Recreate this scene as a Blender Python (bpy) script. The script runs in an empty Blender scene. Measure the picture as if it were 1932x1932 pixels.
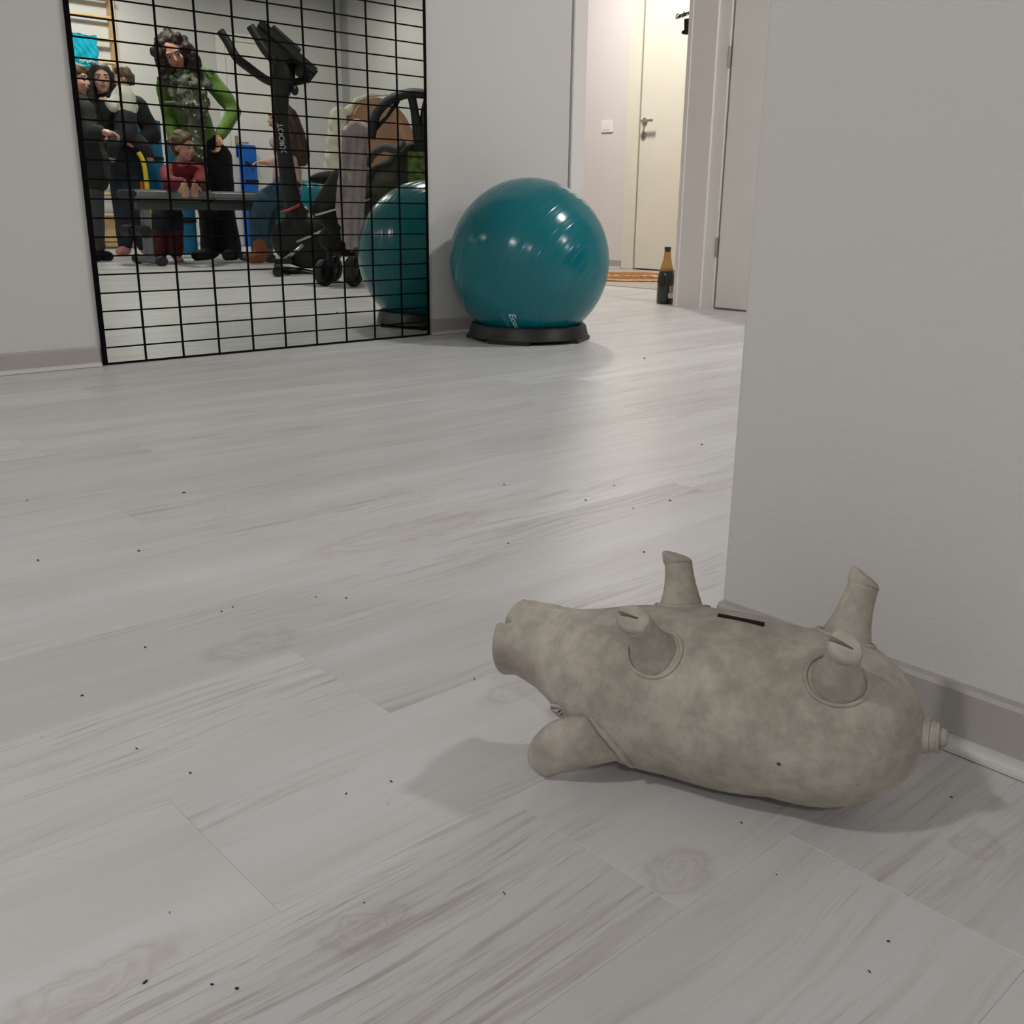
import bpy, bmesh, math, random
import numpy as np
from mathutils import Vector, Matrix

random.seed(7)
rng = np.random.default_rng(7)
scene = bpy.context.scene
COL = scene.collection
R = math.radians

# ------------------------------------------------------------------ camera
# the room: X runs along the mirror wall, Y points to the mirror wall, Z is up
F_PX, PITCH, ROLL, YAW, CAM_H = 1865.45, 0.297538, 0.010845, 0.833310, 0.435
_fw = np.array([math.cos(PITCH)*math.cos(YAW), math.cos(PITCH)*math.sin(YAW), -math.sin(PITCH)])
_rt = np.array([math.sin(YAW), -math.cos(YAW), 0.0]); _up = np.cross(_rt, _fw)
_r2 = math.cos(ROLL)*_rt + math.sin(ROLL)*_up
_u2 = -math.sin(ROLL)*_rt + math.cos(ROLL)*_up
cam_data = bpy.data.cameras.new('camera'); cam = bpy.data.objects.new('camera', cam_data)
cam_data.sensor_width = 36.0; cam_data.lens = 36.0*F_PX/1932.0
cam_data.clip_start = 0.02; cam_data.clip_end = 60
cam.matrix_world = Matrix(((_r2[0], _u2[0], -_fw[0], 0), (_r2[1], _u2[1], -_fw[1], 0),
                           (_r2[2], _u2[2], -_fw[2], CAM_H), (0, 0, 0, 1)))
COL.objects.link(cam); scene.camera = cam

# ------------------------------------------------------------------ world and exposure
world = bpy.data.worlds.new('world'); scene.world = world; world.use_nodes = True
world.node_tree.nodes['Background'].inputs[0].default_value = (0.8, 0.85, 0.9, 1)
world.node_tree.nodes['Background'].inputs[1].default_value = 0.02
scene.view_settings.view_transform = 'Standard'; scene.view_settings.look = 'None'
scene.view_settings.gamma = 1.0; scene.view_settings.use_curve_mapping = False
scene.view_settings.exposure = 0.0
# enough bounces for the white rooms, no more
scene.cycles.max_bounces = 6; scene.cycles.diffuse_bounces = 3; scene.cycles.glossy_bounces = 4; scene.cycles.transmission_bounces = 1
scene.cycles.use_adaptive_sampling = True; scene.cycles.adaptive_threshold = .05; scene.cycles.use_light_tree = False
LAMP_POWER = 212.0          # emission of the four ceiling lamps of the room
CORRIDOR_POWER = 285.0      # emission of the warm corridor lamp

# ------------------------------------------------------------------ helpers
YM = 2.8394                # mirror glass
WY = 2.8460                # wall plane behind it
CEIL = 2.70
REAR_Y = -4.95             # wall opposite the mirror

def ray(x, y): return _fw + _r2*(x-966)/F_PX - _u2*(y-966)/F_PX
def on_floor(x, y, z=0.0):
    d = ray(x, y); return np.array([0, 0, CAM_H]) + d*((z-CAM_H)/d[2])
def flip(P): return np.array([P[0], 2*YM-P[1], P[2]])
class Spot:
    """a standing place in the room, found from where its foot shows in the mirror; gives points and directions around it"""
    def __init__(s, x, y):
        b = on_floor(x, y); s.b = b; n = np.array([b[0], b[1], 0.0]); s.dist = np.linalg.norm(n); s.t = -n/s.dist
        s.r = np.array([-s.t[1], s.t[0], 0.0])
        if s.r @ _r2 < 0: s.r = -s.r
    def __call__(s, x, y, dd=0.0):
        d = ray(x, y); n = -s.t; k = (s.dist+dd)/(d @ n); return flip(np.array([0, 0, CAM_H]) + d*k)
    def dir(s, r, u, t):
        v = s.r*r + np.array([0, 0, 1.0])*u + s.t*t; v = v/np.linalg.norm(v); return np.array([v[0], -v[1], v[2]])

ORIGIN = {}
def link(o, parent=None, loc=None):
    COL.objects.link(o)
    if parent is not None:
        o.parent = parent
    return o
def tag(o, label=None, cat=None, group=None, kind=None):
    if label: o['label'] = label
    if cat: o['category'] = cat
    if group: o['group'] = group
    if kind: o['kind'] = kind
    return o
def thing(name, loc, label, cat, group=None, kind=None):
    o = bpy.data.objects.new(name, None); o.empty_display_size = .05
    o.location = tuple(float(v) for v in loc); COL.objects.link(o); ORIGIN[o.name] = np.array(loc, float)
    return tag(o, label, cat, group, kind)
def M(name, vf, mat, parent=None, smooth=False, auto=None):
    """one mesh object from (verts, faces) in room coordinates"""
    v, f = vf; v = np.array(v, float).reshape(-1, 3)
    if parent is not None: org = ORIGIN[parent.name]
    else: org = np.array([(v[:, 0].min()+v[:, 0].max())/2, (v[:, 1].min()+v[:, 1].max())/2, v[:, 2].min()])
    me = bpy.data.meshes.new(name); me.from_pydata((v-org).tolist(), [], [list(map(int, q)) for q in f]); me.update()
    o = bpy.data.objects.new(name, me); link(o, parent)
    if parent is None: o.location = org.tolist()
    ORIGIN[o.name] = org
    if mat: me.materials.append(mat)
    if smooth:
        me.polygons.foreach_set('use_smooth', [True]*len(me.polygons))
        if auto: me.set_sharp_from_angle(angle=R(auto))
    return o
def cat(*vfs):
    V, Fc = [], []
    for v, f in vfs:
        n = len(V); V += [tuple(p) for p in v]; Fc += [tuple(i+n for i in q) for q in f]
    return V, Fc
def box(x0, x1, y0, y1, z0, z1):
    v = [(x0, y0, z0), (x1, y0, z0), (x1, y1, z0), (x0, y1, z0), (x0, y0, z1), (x1, y0, z1), (x1, y1, z1), (x0, y1, z1)]
    return v, [(0, 3, 2, 1), (4, 5, 6, 7), (0, 1, 5, 4), (1, 2, 6, 5), (2, 3, 7, 6), (3, 0, 4, 7)]
def bevel(vf, w, seg=2):
    bm = bmesh.new(); vs = [bm.verts.new(p) for p in vf[0]]
    for q in vf[1]: bm.faces.new([vs[i] for i in q])
    bmesh.ops.recalc_face_normals(bm, faces=bm.faces)
    bmesh.ops.bevel(bm, geom=bm.edges[:]+bm.verts[:], offset=w, segments=seg, affect='EDGES', clamp_overlap=True)
    bm.verts.index_update(); out = [tuple(v.co) for v in bm.verts], [tuple(v.index for v in f.verts) for f in bm.faces]
    bm.free(); return out
def bbox(x0, x1, y0, y1, z0, z1, w=.004, seg=2): return bevel(box(x0, x1, y0, y1, z0, z1), w, seg)
def unit(v): v = np.array(v, float); return v/np.linalg.norm(v)
def frame(ax):
    ax = unit(ax); a = np.array([0, 0, 1.0]) if abs(ax[2]) < .9 else np.array([1.0, 0, 0])
    u = unit(np.cross(a, ax)); return u, np.cross(ax, u), ax
def obox(c, u, v, w, a, b, d, bw=.004):
    """a bevelled box at c with half sizes a b d along the axes u v w"""
    vf = bbox(-a, a, -b, b, -d, d, bw); c = np.array(c); u, v, w = unit(u), unit(v), unit(w)
    return [tuple(c+u*p[0]+v*p[1]+w*p[2]) for p in vf[0]], vf[1]
def prism(poly, z0, z1, fn=lambda x, y, z: (x, y, z)):
    n = len(poly); v = [fn(x, y, z0) for x, y in poly] + [fn(x, y, z1) for x, y in poly]
    return v, [tuple(range(n))[::-1], tuple(range(n, 2*n))] + [(i, (i+1) % n, n+(i+1) % n, n+i) for i in range(n)]
def lathe(prof, o=(0, 0, 0), ax=(0, 0, 1), n=48):
    """revolve (radius, height) pairs around an axis"""
    u, v, w = frame(ax); o = np.array(o, float); V = []; Fc = []; rows = []
    for r, h in prof:
        if r < 1e-6: rows.append([len(V)]); V.append(tuple(o+w*h))
        else:
            rows.append(list(range(len(V), len(V)+n)))
            V += [tuple(o+w*h+r*(math.cos(2*math.pi*k/n)*u+math.sin(2*math.pi*k/n)*v)) for k in range(n)]
    for a, b in zip(rows[:-1], rows[1:]):
        for k in range(n):
            k2 = (k+1) % n
            if len(a) == 1 and len(b) == 1: continue
            if len(a) == 1: Fc.append((a[0], b[k2], b[k]))
            elif len(b) == 1: Fc.append((a[k], a[k2], b[0]))
            else: Fc.append((a[k], a[k2], b[k2], b[k]))
    return V, Fc
def spline(pts, n=8):
    p = np.array(pts, float)
    if len(p) < 3: return p
    q = np.vstack([2*p[0]-p[1], p, 2*p[-1]-p[-2]]); out = []
    for i in range(1, len(q)-2):
        for k in range(n):
            t = k/n; out.append(.5*((2*q[i])+(-q[i-1]+q[i+1])*t+(2*q[i-1]-5*q[i]+4*q[i+1]-q[i+2])*t*t+(-q[i-1]+3*q[i]-3*q[i+1]+q[i+2])*t**3))
    out.append(p[-1]); return np.array(out)
def tube(pts, r, n=12, sm=0, cap=True, flat=1.0, up=None):
    """a swept tube; r is a number or one radius for each point"""
    p = np.array(pts, float); rr = np.full(len(p), r) if np.isscalar(r) else np.array(r, float)
    if sm:
        rr = spline(np.c_[rr, rr*0, rr*0], sm)[:, 0]; p = spline(p, sm)
    V = []; Fc = []; u = None
    for i in range(len(p)):
        t = unit(p[min(i+1, len(p)-1)]-p[max(i-1, 0)])
        if u is None: u = frame(t)[0] if up is None else unit(np.array(up)-t*(np.array(up) @ t))
        u = unit(u-t*(u @ t)); w = np.cross(t, u)
        V += [tuple(p[i]+rr[i]*(math.cos(2*math.pi*k/n)*u+flat*math.sin(2*math.pi*k/n)*w)) for k in range(n)]
    for i in range(len(p)-1):
        for k in range(n): Fc.append((i*n+k, i*n+(k+1) % n, (i+1)*n+(k+1) % n, (i+1)*n+k))
    if cap: Fc += [tuple(range(n))[::-1], tuple(range((len(p)-1)*n, len(p)*n))]
    return V, Fc
def ball(c, r, nu=24, nv=16, ax=None):
    """an ellipsoid; r is a number or three radii along the axes ax"""
    rr = (r, r, r) if np.isscalar(r) else r; A = np.eye(3) if ax is None else np.array([unit(a) for a in ax]); V = []; Fc = []
    c = np.array(c, float)
    V.append(tuple(c+A[2]*rr[2]))
    for j in range(1, nv):
        th = math.pi*j/nv
        for k in range(nu):
            ph = 2*math.pi*k/nu
            V.append(tuple(c+A[0]*rr[0]*math.sin(th)*math.cos(ph)+A[1]*rr[1]*math.sin(th)*math.sin(ph)+A[2]*rr[2]*math.cos(th)))
    V.append(tuple(c-A[2]*rr[2])); last = len(V)-1
    for k in range(nu): Fc.append((0, 1+k, 1+(k+1) % nu))
    for j in range(nv-2):
        for k in range(nu):
            a = 1+j*nu; Fc.append((a+k, a+nu+k, a+nu+(k+1) % nu, a+(k+1) % nu))
    a = 1+(nv-2)*nu
    for k in range(nu): Fc.append((a+k, last, a+(k+1) % nu))
    return V, Fc
_SPH = np.array(ball((0, 0, 0), 1.0, 10, 7)[0])
def cap2(p0, r0, p1, r1):
    """a tapered capsule: the hull of two spheres"""
    bm = bmesh.new()
    for p, r in ((p0, r0), (p1, r1)):
        for s in _SPH: bm.verts.new(tuple(np.array(p)+s*r))
    h = bmesh.ops.convex_hull(bm, input=bm.verts[:])
    bmesh.ops.delete(bm, geom=[v for v in bm.verts if not v.link_faces], context='VERTS')
    bm.verts.index_update(); out = [tuple(v.co) for v in bm.verts], [tuple(v.index for v in f.verts) for f in bm.faces]
    bm.free(); return out
def chain(pts, rads): return [cap2(pts[i], rads[i], pts[i+1], rads[i+1]) for i in range(len(pts)-1)]
def melt(vfs, voxel=.008, smooth=4, wob=0.0, wscale=14.0):
    """melt overlapping pieces into ONE continuous surface"""
    vf = cat(*vfs); me = bpy.data.meshes.new('melt'); me.from_pydata([tuple(map(float, p)) for p in vf[0]], [], [list(q) for q in vf[1]])
    o = bpy.data.objects.new('melt', me); COL.objects.link(o)
    m = o.modifiers.new('r', 'REMESH'); m.mode = 'VOXEL'; m.voxel_size = voxel
    if smooth:
        s = o.modifiers.new('s', 'SMOOTH'); s.factor = .5; s.iterations = smooth
    dg = bpy.context.evaluated_depsgraph_get(); e = o.evaluated_get(dg).to_mesh()
    n = len(e.vertices); co = np.empty(n*3); e.vertices.foreach_get('co', co); co = co.reshape(-1, 3)
    no = np.empty(n*3); e.vertices.foreach_get('normal', no); no = no.reshape(-1, 3)
    faces = [tuple(p.vertices) for p in e.polygons]
    o.evaluated_get(dg).to_mesh_clear(); bpy.data.objects.remove(o); bpy.data.meshes.remove(me)
    if wob:
        ph = rng.uniform(0, 6, 6); k = wscale
        w = (np.sin(co[:, 0]*k*1.3+ph[0]+2*np.sin(co[:, 2]*k*.7+ph[1]))+np.sin(co[:, 2]*k*1.7+ph[2]+2*np.sin(co[:, 1]*k*.9+ph[3]))+np.sin((co[:, 1]+co[:, 2])*k*2.3+ph[4]))/3
        co = co+no*(w*wob)[:, None]
    return co, faces
def text_vf(s, size, depth=.001, shear=0.0, off=0.0, space=1.0):
    cu = bpy.data.curves.new('t', 'FONT'); cu.body = s; cu.size = size; cu.extrude = depth; cu.shear = shear; cu.offset = off
    cu.space_character = space; cu.resolution_u = 4
    o = bpy.data.objects.new('t', cu); COL.objects.link(o); dg = bpy.context.evaluated_depsgraph_get()
    e = o.evaluated_get(dg).to_mesh(); v = [tuple(q.co) for q in e.vertices]; f = [tuple(p.vertices) for p in e.polygons]
    o.evaluated_get(dg).to_mesh_clear(); bpy.data.objects.remove(o); bpy.data.curves.remove(cu)
    return np.array(v), f

# ------------------------------------------------------------------ materials
def lin(c): return tuple((x/12.92 if x <= .04045 else ((x+.055)/1.055)**2.4) for x in (c[0]/255, c[1]/255, c[2]/255))+(1,)
MATS = {}
def mat(name, rgb, rough=.6, metal=0.0, var=.06, nscale=6.0, bump=0.0, bscale=60.0, spec=.5, sheen=0.0, coat=0.0):
    """a procedural material: a base colour with a little noise in colour and relief"""
    m = bpy.data.materials.new(name); m.use_nodes = True; nt = m.node_tree; N = nt.nodes; L = nt.links; b = N['Principled BSDF']
    c = lin(rgb); tc = N.new('ShaderNodeTexCoord'); nz = N.new('ShaderNodeTexNoise'); nz.inputs['Scale'].default_value = nscale; nz.inputs['Detail'].default_value = 4
    L.new(tc.outputs['Object'], nz.inputs['Vector'])
    rp = N.new('ShaderNodeValToRGB'); rp.color_ramp.elements[0].position = .3; rp.color_ramp.elements[1].position = .7
    rp.color_ramp.elements[0].color = tuple(x*(1-var) for x in c[:3])+(1,); rp.color_ramp.elements[1].color = tuple(min(1, x*(1+var)) for x in c[:3])+(1,)
    L.new(nz.outputs['Fac'], rp.inputs['Fac']); L.new(rp.outputs['Color'], b.inputs['Base Color'])
    b.inputs['Roughness'].default_value = rough; b.inputs['Metallic'].default_value = metal; b.inputs['Specular IOR Level'].default_value = spec
    if sheen: b.inputs['Sheen Weight'].default_value = sheen
    if coat: b.inputs['Coat Weight'].default_value = coat; b.inputs['Coat Roughness'].default_value = .08
    if bump:
        n2 = N.new('ShaderNodeTexNoise'); n2.inputs['Scale'].default_value = bscale; n2.inputs['Detail'].default_value = 3; L.new(tc.outputs['Object'], n2.inputs['Vector'])
        bp = N.new('ShaderNodeBump'); bp.inputs['Strength'].default_value = bump; bp.inputs['Distance'].default_value = .01
        L.new(n2.outputs['Fac'], bp.inputs['Height']); L.new(bp.outputs['Normal'], b.inputs['Normal'])
    MATS[name] = m; return m
def emit(name, rgb, power):
    m = bpy.data.materials.new(name); m.use_nodes = True; nt = m.node_tree; nt.nodes.clear()
    e = nt.nodes.new('ShaderNodeEmission'); e.inputs[0].default_value = rgb+(1,); e.inputs[1].default_value = power
    o = nt.nodes.new('ShaderNodeOutputMaterial'); nt.links.new(e.outputs[0], o.inputs[0]); return m
def ramp(N, stops):
    r = N.new('ShaderNodeValToRGB'); e = r.color_ramp.elements
    while len(e) < len(stops): e.new(.5)
    for el, (p, c) in zip(e, stops): el.position = p; el.color = c
    return r

KNOTS = [tuple(on_floor(x, y)[:2])+(r, l) for x, y, r, l in ((1285, 1642, .024, 1.5), (698, 1752, .022, 1.7), (1845, 1592, .018, 1.3), (165, 1862, .022, 3.2), (760, 1005, .050, 4.0), (480, 1216, .030, 2.2), (980, 1302, .022, 2.4), (1360, 915, .030, 3.0))]
def wood_floor(name, light, mid, dark):
    m = bpy.data.materials.new(name); m.use_nodes = True; nt = m.node_tree; N = nt.nodes; L = nt.links; b = N['Principled BSDF']
    tc = N.new('ShaderNodeTexCoord'); oi = N.new('ShaderNodeObjectInfo')
    mul = N.new('ShaderNodeVectorMath'); mul.operation = 'SCALE'; mul.inputs[0].default_value = (37.0, 53.0, 11.0); L.new(oi.outputs['Random'], mul.inputs['Scale'])
    add = N.new('ShaderNodeVectorMath'); add.operation = 'ADD'; L.new(tc.outputs['Object'], add.inputs[0]); L.new(mul.outputs[0], add.inputs[1])
    def noise(sc, scale, detail=4, rough=.55, dist=0.0, src=None):
        mp = N.new('ShaderNodeMapping'); mp.inputs['Scale'].default_value = sc; L.new((src or add).outputs[0], mp.inputs['Vector'])
        n = N.new('ShaderNodeTexNoise'); n.inputs['Scale'].default_value = scale; n.inputs['Detail'].default_value = detail; n.inputs['Roughness'].default_value = rough; n.inputs['Distortion'].default_value = dist
        L.new(mp.outputs[0], n.inputs['Vector']); return n
    # slow sideways drift of the grain, so the streaks swerve and close into loops here and there
    drift = noise((1, 2.4, 1), 2.1, 2, .5)
    sub = N.new('ShaderNodeMath'); sub.operation = 'SUBTRACT'; sub.inputs[1].default_value = .5; L.new(drift.outputs['Fac'], sub.inputs[0])
    ml = N.new('ShaderNodeMath'); ml.operation = 'MULTIPLY'; ml.inputs[1].default_value = .07; L.new(sub.outputs[0], ml.inputs[0])
    cmb = N.new('ShaderNodeCombineXYZ'); L.new(ml.outputs[0], cmb.inputs['Y'])
    bent = N.new('ShaderNodeVectorMath'); bent.operation = 'ADD'; L.new(add.outputs[0], bent.inputs[0]); L.new(cmb.outputs[0], bent.inputs[1])
    broad = noise((1.2, 9, 1), 1.6, 3, .5, .3, bent)            # broad bands of stain
    streak = noise((2.6, 58, 1), 2.2, 4, .62, .35, bent)         # long streaks
    fine = noise((9, 260, 1), 1.6, 3, .6, 0.0, bent)            # pores
    mask = noise((.8, 4.0, 1), 1.7, 2, .5)                      # where the streaks come through
    c1 = ramp(N, [(.36, light), (.66, mid)]); L.new(broad.outputs['Fac'], c1.inputs['Fac'])
    s1 = ramp(N, [(.50, (0, 0, 0, 1)), (.70, (1, 1, 1, 1))]); L.new(streak.outputs['Fac'], s1.inputs['Fac'])
    m1 = ramp(N, [(.42, (.12, .12, .12, 1)), (.62, (1, 1, 1, 1))]); L.new(mask.outputs['Fac'], m1.inputs['Fac'])
    mm = N.new('ShaderNodeMath'); mm.operation = 'MULTIPLY'; L.new(s1.outputs[0], mm.inputs[0]); L.new(m1.outputs[0], mm.inputs[1])
    mk = N.new('ShaderNodeMath'); mk.operation = 'MULTIPLY'; mk.inputs[1].default_value = .72; L.new(mm.outputs[0], mk.inputs[0])
    mx = N.new('ShaderNodeMixRGB'); L.new(mk.outputs[0], mx.inputs['Fac']); L.new(c1.outputs[0], mx.inputs[1]); mx.inputs[2].default_value = dark
    f1 = ramp(N, [(.58, (0, 0, 0, 1)), (.78, (1, 1, 1, 1))]); L.new(fine.outputs['Fac'], f1.inputs['Fac'])
    fm = N.new('ShaderNodeMath'); fm.operation = 'MULTIPLY'; L.new(f1.outputs[0], fm.inputs[0]); L.new(m1.outputs[0], fm.inputs[1])
    fk = N.new('ShaderNodeMath'); fk.operation = 'MULTIPLY'; fk.inputs[1].default_value = .75; L.new(fm.outputs[0], fk.inputs[0])
    mx2 = N.new('ShaderNodeMixRGB'); L.new(fk.outputs[0], mx2.inputs['Fac']); L.new(mx.outputs[0], mx2.inputs[1]); mx2.inputs[2].default_value = tuple(x*.62 for x in dark[:3])+(1,)
    # the knots one can tell apart, where they lie on the floor
    geo = N.new('ShaderNodeNewGeometry'); last = mx2
    wv = N.new('ShaderNodeTexNoise'); wv.inputs['Scale'].default_value = 48; wv.inputs['Detail'].default_value = 3; L.new(geo.outputs['Position'], wv.inputs['Vector'])
    wz = N.new('ShaderNodeVectorMath'); wz.operation = 'SCALE'; wz.inputs['Scale'].default_value = .034; L.new(wv.outputs['Color'], wz.inputs[0])
    wp = N.new('ShaderNodeVectorMath'); wp.operation = 'ADD'; L.new(geo.outputs['Position'], wp.inputs[0]); L.new(wz.outputs[0], wp.inputs[1])
    for kx, ky, kr_, kl in KNOTS:
        sb_ = N.new('ShaderNodeVectorMath'); sb_.operation = 'SUBTRACT'; sb_.inputs[1].default_value = (kx+.017, ky+.017, .017); L.new(wp.outputs[0], sb_.inputs[0])
        sc_n = N.new('ShaderNodeVectorMath'); sc_n.operation = 'MULTIPLY'; sc_n.inputs[1].default_value = (1/(kr_*kl), 1/kr_, 0); L.new(sb_.outputs[0], sc_n.inputs[0])
        ln = N.new('ShaderNodeVectorMath'); ln.operation = 'LENGTH'; L.new(sc_n.outputs[0], ln.inputs[0])
        fo_ = ramp(N, [(.0, (.75, .75, .75, 1)), (.30, (.15, .15, .15, 1)), (.42, (.70, .70, .70, 1)), (.52, (.25, .25, .25, 1)), (.66, (.85, .85, .85, 1)), (.80, (.35, .35, .35, 1)), (1.0, (0, 0, 0, 1))]); L.new(ln.outputs['Value'], fo_.inputs['Fac'])
        kfm = N.new('ShaderNodeMath'); kfm.operation = 'MULTIPLY'; kfm.inputs[1].default_value = .32; L.new(fo_.outputs[0], kfm.inputs[0])
        nx = N.new('ShaderNodeMixRGB'); L.new(kfm.outputs[0], nx.inputs['Fac']); L.new(last.outputs[0], nx.inputs[1]); nx.inputs[2].default_value = lin((156, 134, 126)); last = nx
    mx3 = last
    # each board a shade of its own
    hv = N.new('ShaderNodeHueSaturation'); vr = N.new('ShaderNodeMapRange'); vr.inputs['To Min'].default_value = .93; vr.inputs['To Max'].default_value = 1.06
    L.new(oi.outputs['Random'], vr.inputs['Value']); L.new(vr.outputs[0], hv.inputs['Value']); L.new(mx3.outputs[0], hv.inputs['Color'])
    L.new(hv.outputs[0], b.inputs['Base Color'])
    rr = N.new('ShaderNodeMapRange'); rr.inputs['To Min'].default_value = .30; rr.inputs['To Max'].default_value = .44; L.new(streak.outputs['Fac'], rr.inputs['Value']); L.new(rr.outputs[0], b.inputs['Roughness'])
    bp = N.new('ShaderNodeBump'); bp.inputs['Strength'].default_value = .12; bp.inputs['Distance'].default_value = .002; L.new(fine.outputs['Fac'], bp.inputs['Height']); L.new(bp.outputs[0], b.inputs['Normal'])
    b.inputs['Specular IOR Level'].default_value = .5
    return m

def clay_material():
    m = bpy.data.materials.new('weathered_clay'); m.use_nodes = True; nt = m.node_tree; N = nt.nodes; L = nt.links; b = N['Principled BSDF']
    tc = N.new('ShaderNodeTexCoord')
    def noise(scale, detail, rough=.55, dist=0.0):
        n = N.new('ShaderNodeTexNoise'); n.inputs['Scale'].default_value = scale; n.inputs['Detail'].default_value = detail; n.inputs['Roughness'].default_value = rough; n.inputs['Distortion'].default_value = dist
        L.new(tc.outputs['Object'], n.inputs['Vector']); return n
    a = noise(11, 4, .6); g = noise(17, 5, .65, .4); s = noise(60, 6, .7); d = noise(7, 3, .5, .8)
    c1 = ramp(N, [(.35, lin((170, 163, 152))), (.65, lin((204, 197, 186)))]); L.new(a.outputs['Fac'], c1.inputs['Fac'])
    gm = ramp(N, [(.50, (0, 0, 0, 1)), (.70, (.75, .75, .75, 1))]); L.new(g.outputs['Fac'], gm.inputs['Fac'])
    x1 = N.new('ShaderNodeMixRGB'); L.new(gm.outputs[0], x1.inputs['Fac']); L.new(c1.outputs[0], x1.inputs[1]); x1.inputs[2].default_value = lin((160, 161, 146))
    dm = ramp(N, [(.56, (0, 0, 0, 1)), (.74, (.7, .7, .7, 1))]); L.new(d.outputs['Fac'], dm.inputs['Fac'])
    x2 = N.new('ShaderNodeMixRGB'); L.new(dm.outputs[0], x2.inputs['Fac']); L.new(x1.outputs[0], x2.inputs[1]); x2.inputs[2].default_value = lin((138, 126, 114))
    sm = ramp(N, [(.40, lin((205, 205, 205))), (.62, (1, 1, 1, 1))]); L.new(s.outputs['Fac'], sm.inputs['Fac'])
    x3 = N.new('ShaderNodeMixRGB'); x3.blend_type = 'MULTIPLY'; x3.inputs['Fac'].default_value = .55; L.new(x2.outputs[0], x3.inputs[1]); L.new(sm.outputs[0], x3.inputs[2])
    vo = N.new('ShaderNodeTexVoronoi'); vo.inputs['Scale'].default_value = 26; L.new(tc.outputs['Object'], vo.inputs['Vector'])
    pm = ramp(N, [(.03, (1, 1, 1, 1)), (.055, (0, 0, 0, 1))]); L.new(vo.outputs['Distance'], pm.inputs['Fac'])
    pk = N.new('ShaderNodeMath'); pk.operation = 'MULTIPLY'; L.new(pm.outputs[0], pk.inputs[0]); sp = N.new('ShaderNodeSeparateColor'); L.new(vo.outputs['Color'], sp.inputs[0])
    g2 = N.new('ShaderNodeMath'); g2.operation = 'GREATER_THAN'; g2.inputs[1].default_value = .8; L.new(sp.outputs[0], g2.inputs[0]); L.new(g2.outputs[0], pk.inputs[1])
    x4 = N.new('ShaderNodeMixRGB'); L.new(pk.outputs[0], x4.inputs['Fac']); L.new(x3.outputs[0], x4.inputs[1]); x4.inputs[2].default_value = lin((70, 62, 52))
    L.new(x4.outputs[0], b.inputs['Base Color']); b.inputs['Roughness'].default_value = .72; b.inputs['Specular IOR Level'].default_value = .3
    bp = N.new('ShaderNodeBump'); bp.inputs['Strength'].default_value = .18; bp.inputs['Distance'].default_value = .003; L.new(s.outputs['Fac'], bp.inputs['Height']); L.new(bp.outputs[0], b.inputs['Normal'])
    return m

wall_m = mat('wall_paint', (214, 212, 209), .85, var=.012, nscale=1.5, bump=.06, bscale=150, spec=.25)
ceil_m = mat('ceiling_paint', (225, 224, 221), .9, var=.01)
corr_m = mat('corridor_paint', (226, 221, 221), .85, var=.01, nscale=1.5, spec=.25)
base_m = mat('baseboard_laminate', (176, 172, 168), .45, var=.02)
white_m = mat('white_lacquer', (238, 234, 229), .4, var=.015)
quarter_m = mat('quarter_round_lacquer', (206, 204, 200), .4, var=.015)
cream_m = mat('cream_lacquer', (230, 227, 214), .4, var=.015)
plank_m = wood_floor('whitewashed_plank', lin((216, 216, 216)), lin((205, 203, 202)), lin((168, 157, 151)))
slab_m = mat('floor_underlay', (60, 58, 56), .9)
tile_m = mat('grey_floor_tile', (176, 168, 160), .4, var=.04)
clay_m = clay_material()
dark_m = mat('hollow_shade_paint', (16, 14, 12), .9)  # near-black that paints the shade inside slot, keyhole and nostrils
black_m = mat('black_tape', (6, 6, 7), .8, var=.2, spec=.1)
plast_m = mat('black_plastic', (17, 17, 18), .42, var=.15, nscale=20)
rubber_m = mat('grey_rubber', (36, 36, 38), .6, var=.15)
teal_m = mat('teal_vinyl', (0, 110, 121), .19, var=.05, nscale=5, spec=.5)
print_m = mat('pale_print', (196, 214, 216), .5)
print2_m = mat('faint_print', (92, 150, 156), .5)
steel_m = mat('brushed_steel', (190, 188, 182), .28, metal=1.0, var=.05)
mirror_m = mat('mirror_silver', (214, 218, 211), .0, metal=1.0, var=0.0)
bottle_m = mat('dark_bottle_glass', (18, 18, 16), .12, var=.2, coat=.6)
gold_m = mat('gold_foil', (210, 164, 100), .35, metal=.25, var=.12, nscale=30, bump=.3, bscale=90)
label_m = mat('label_tan', (176, 140, 112), .6); paper_m = mat('label_paper', (222, 216, 204), .6)
coir_m = mat('coir', (218, 182, 136), .95, var=.35, nscale=70, bump=.9, bscale=120)
coird_m = mat('coir_dark', (168, 122, 80), .95, var=.3, nscale=60)
pine_m = mat('beech_wood', (214, 182, 136), .5, var=.12, nscale=9)
skin_m = mat('skin', (190, 142, 118), .55, var=.06, nscale=12); skin2_m = mat('skin_pale', (206, 158, 136), .55, var=.05, nscale=12)
lip_m = mat('lips', (158, 86, 80), .5); eye_m = mat('eye_dark', (28, 20, 16), .2); eyew_m = mat('eye_white', (214, 208, 202), .3)
hairdk_m = mat('hair_dark_brown', (46, 32, 28), .55, var=.35, nscale=40, bump=.6, bscale=90)
hairbr_m = mat('hair_brown', (92, 70, 52), .5, var=.3, nscale=40, bump=.5, bscale=110)
hairgi_m = mat('hair_chestnut', (66, 48, 36), .5, var=.3, nscale=40, bump=.5, bscale=110)
hairblk_m = mat('hair_near_black', (34, 27, 24), .5, var=.3, nscale=40, bump=.5, bscale=110)
green_m = mat('green_knit', (94, 130, 46), .85, var=.12, nscale=25, bump=.35, bscale=160, sheen=.3)
blackc_m = mat('black_cloth', (15, 15, 17), .85, var=.2, bump=.2)
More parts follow.
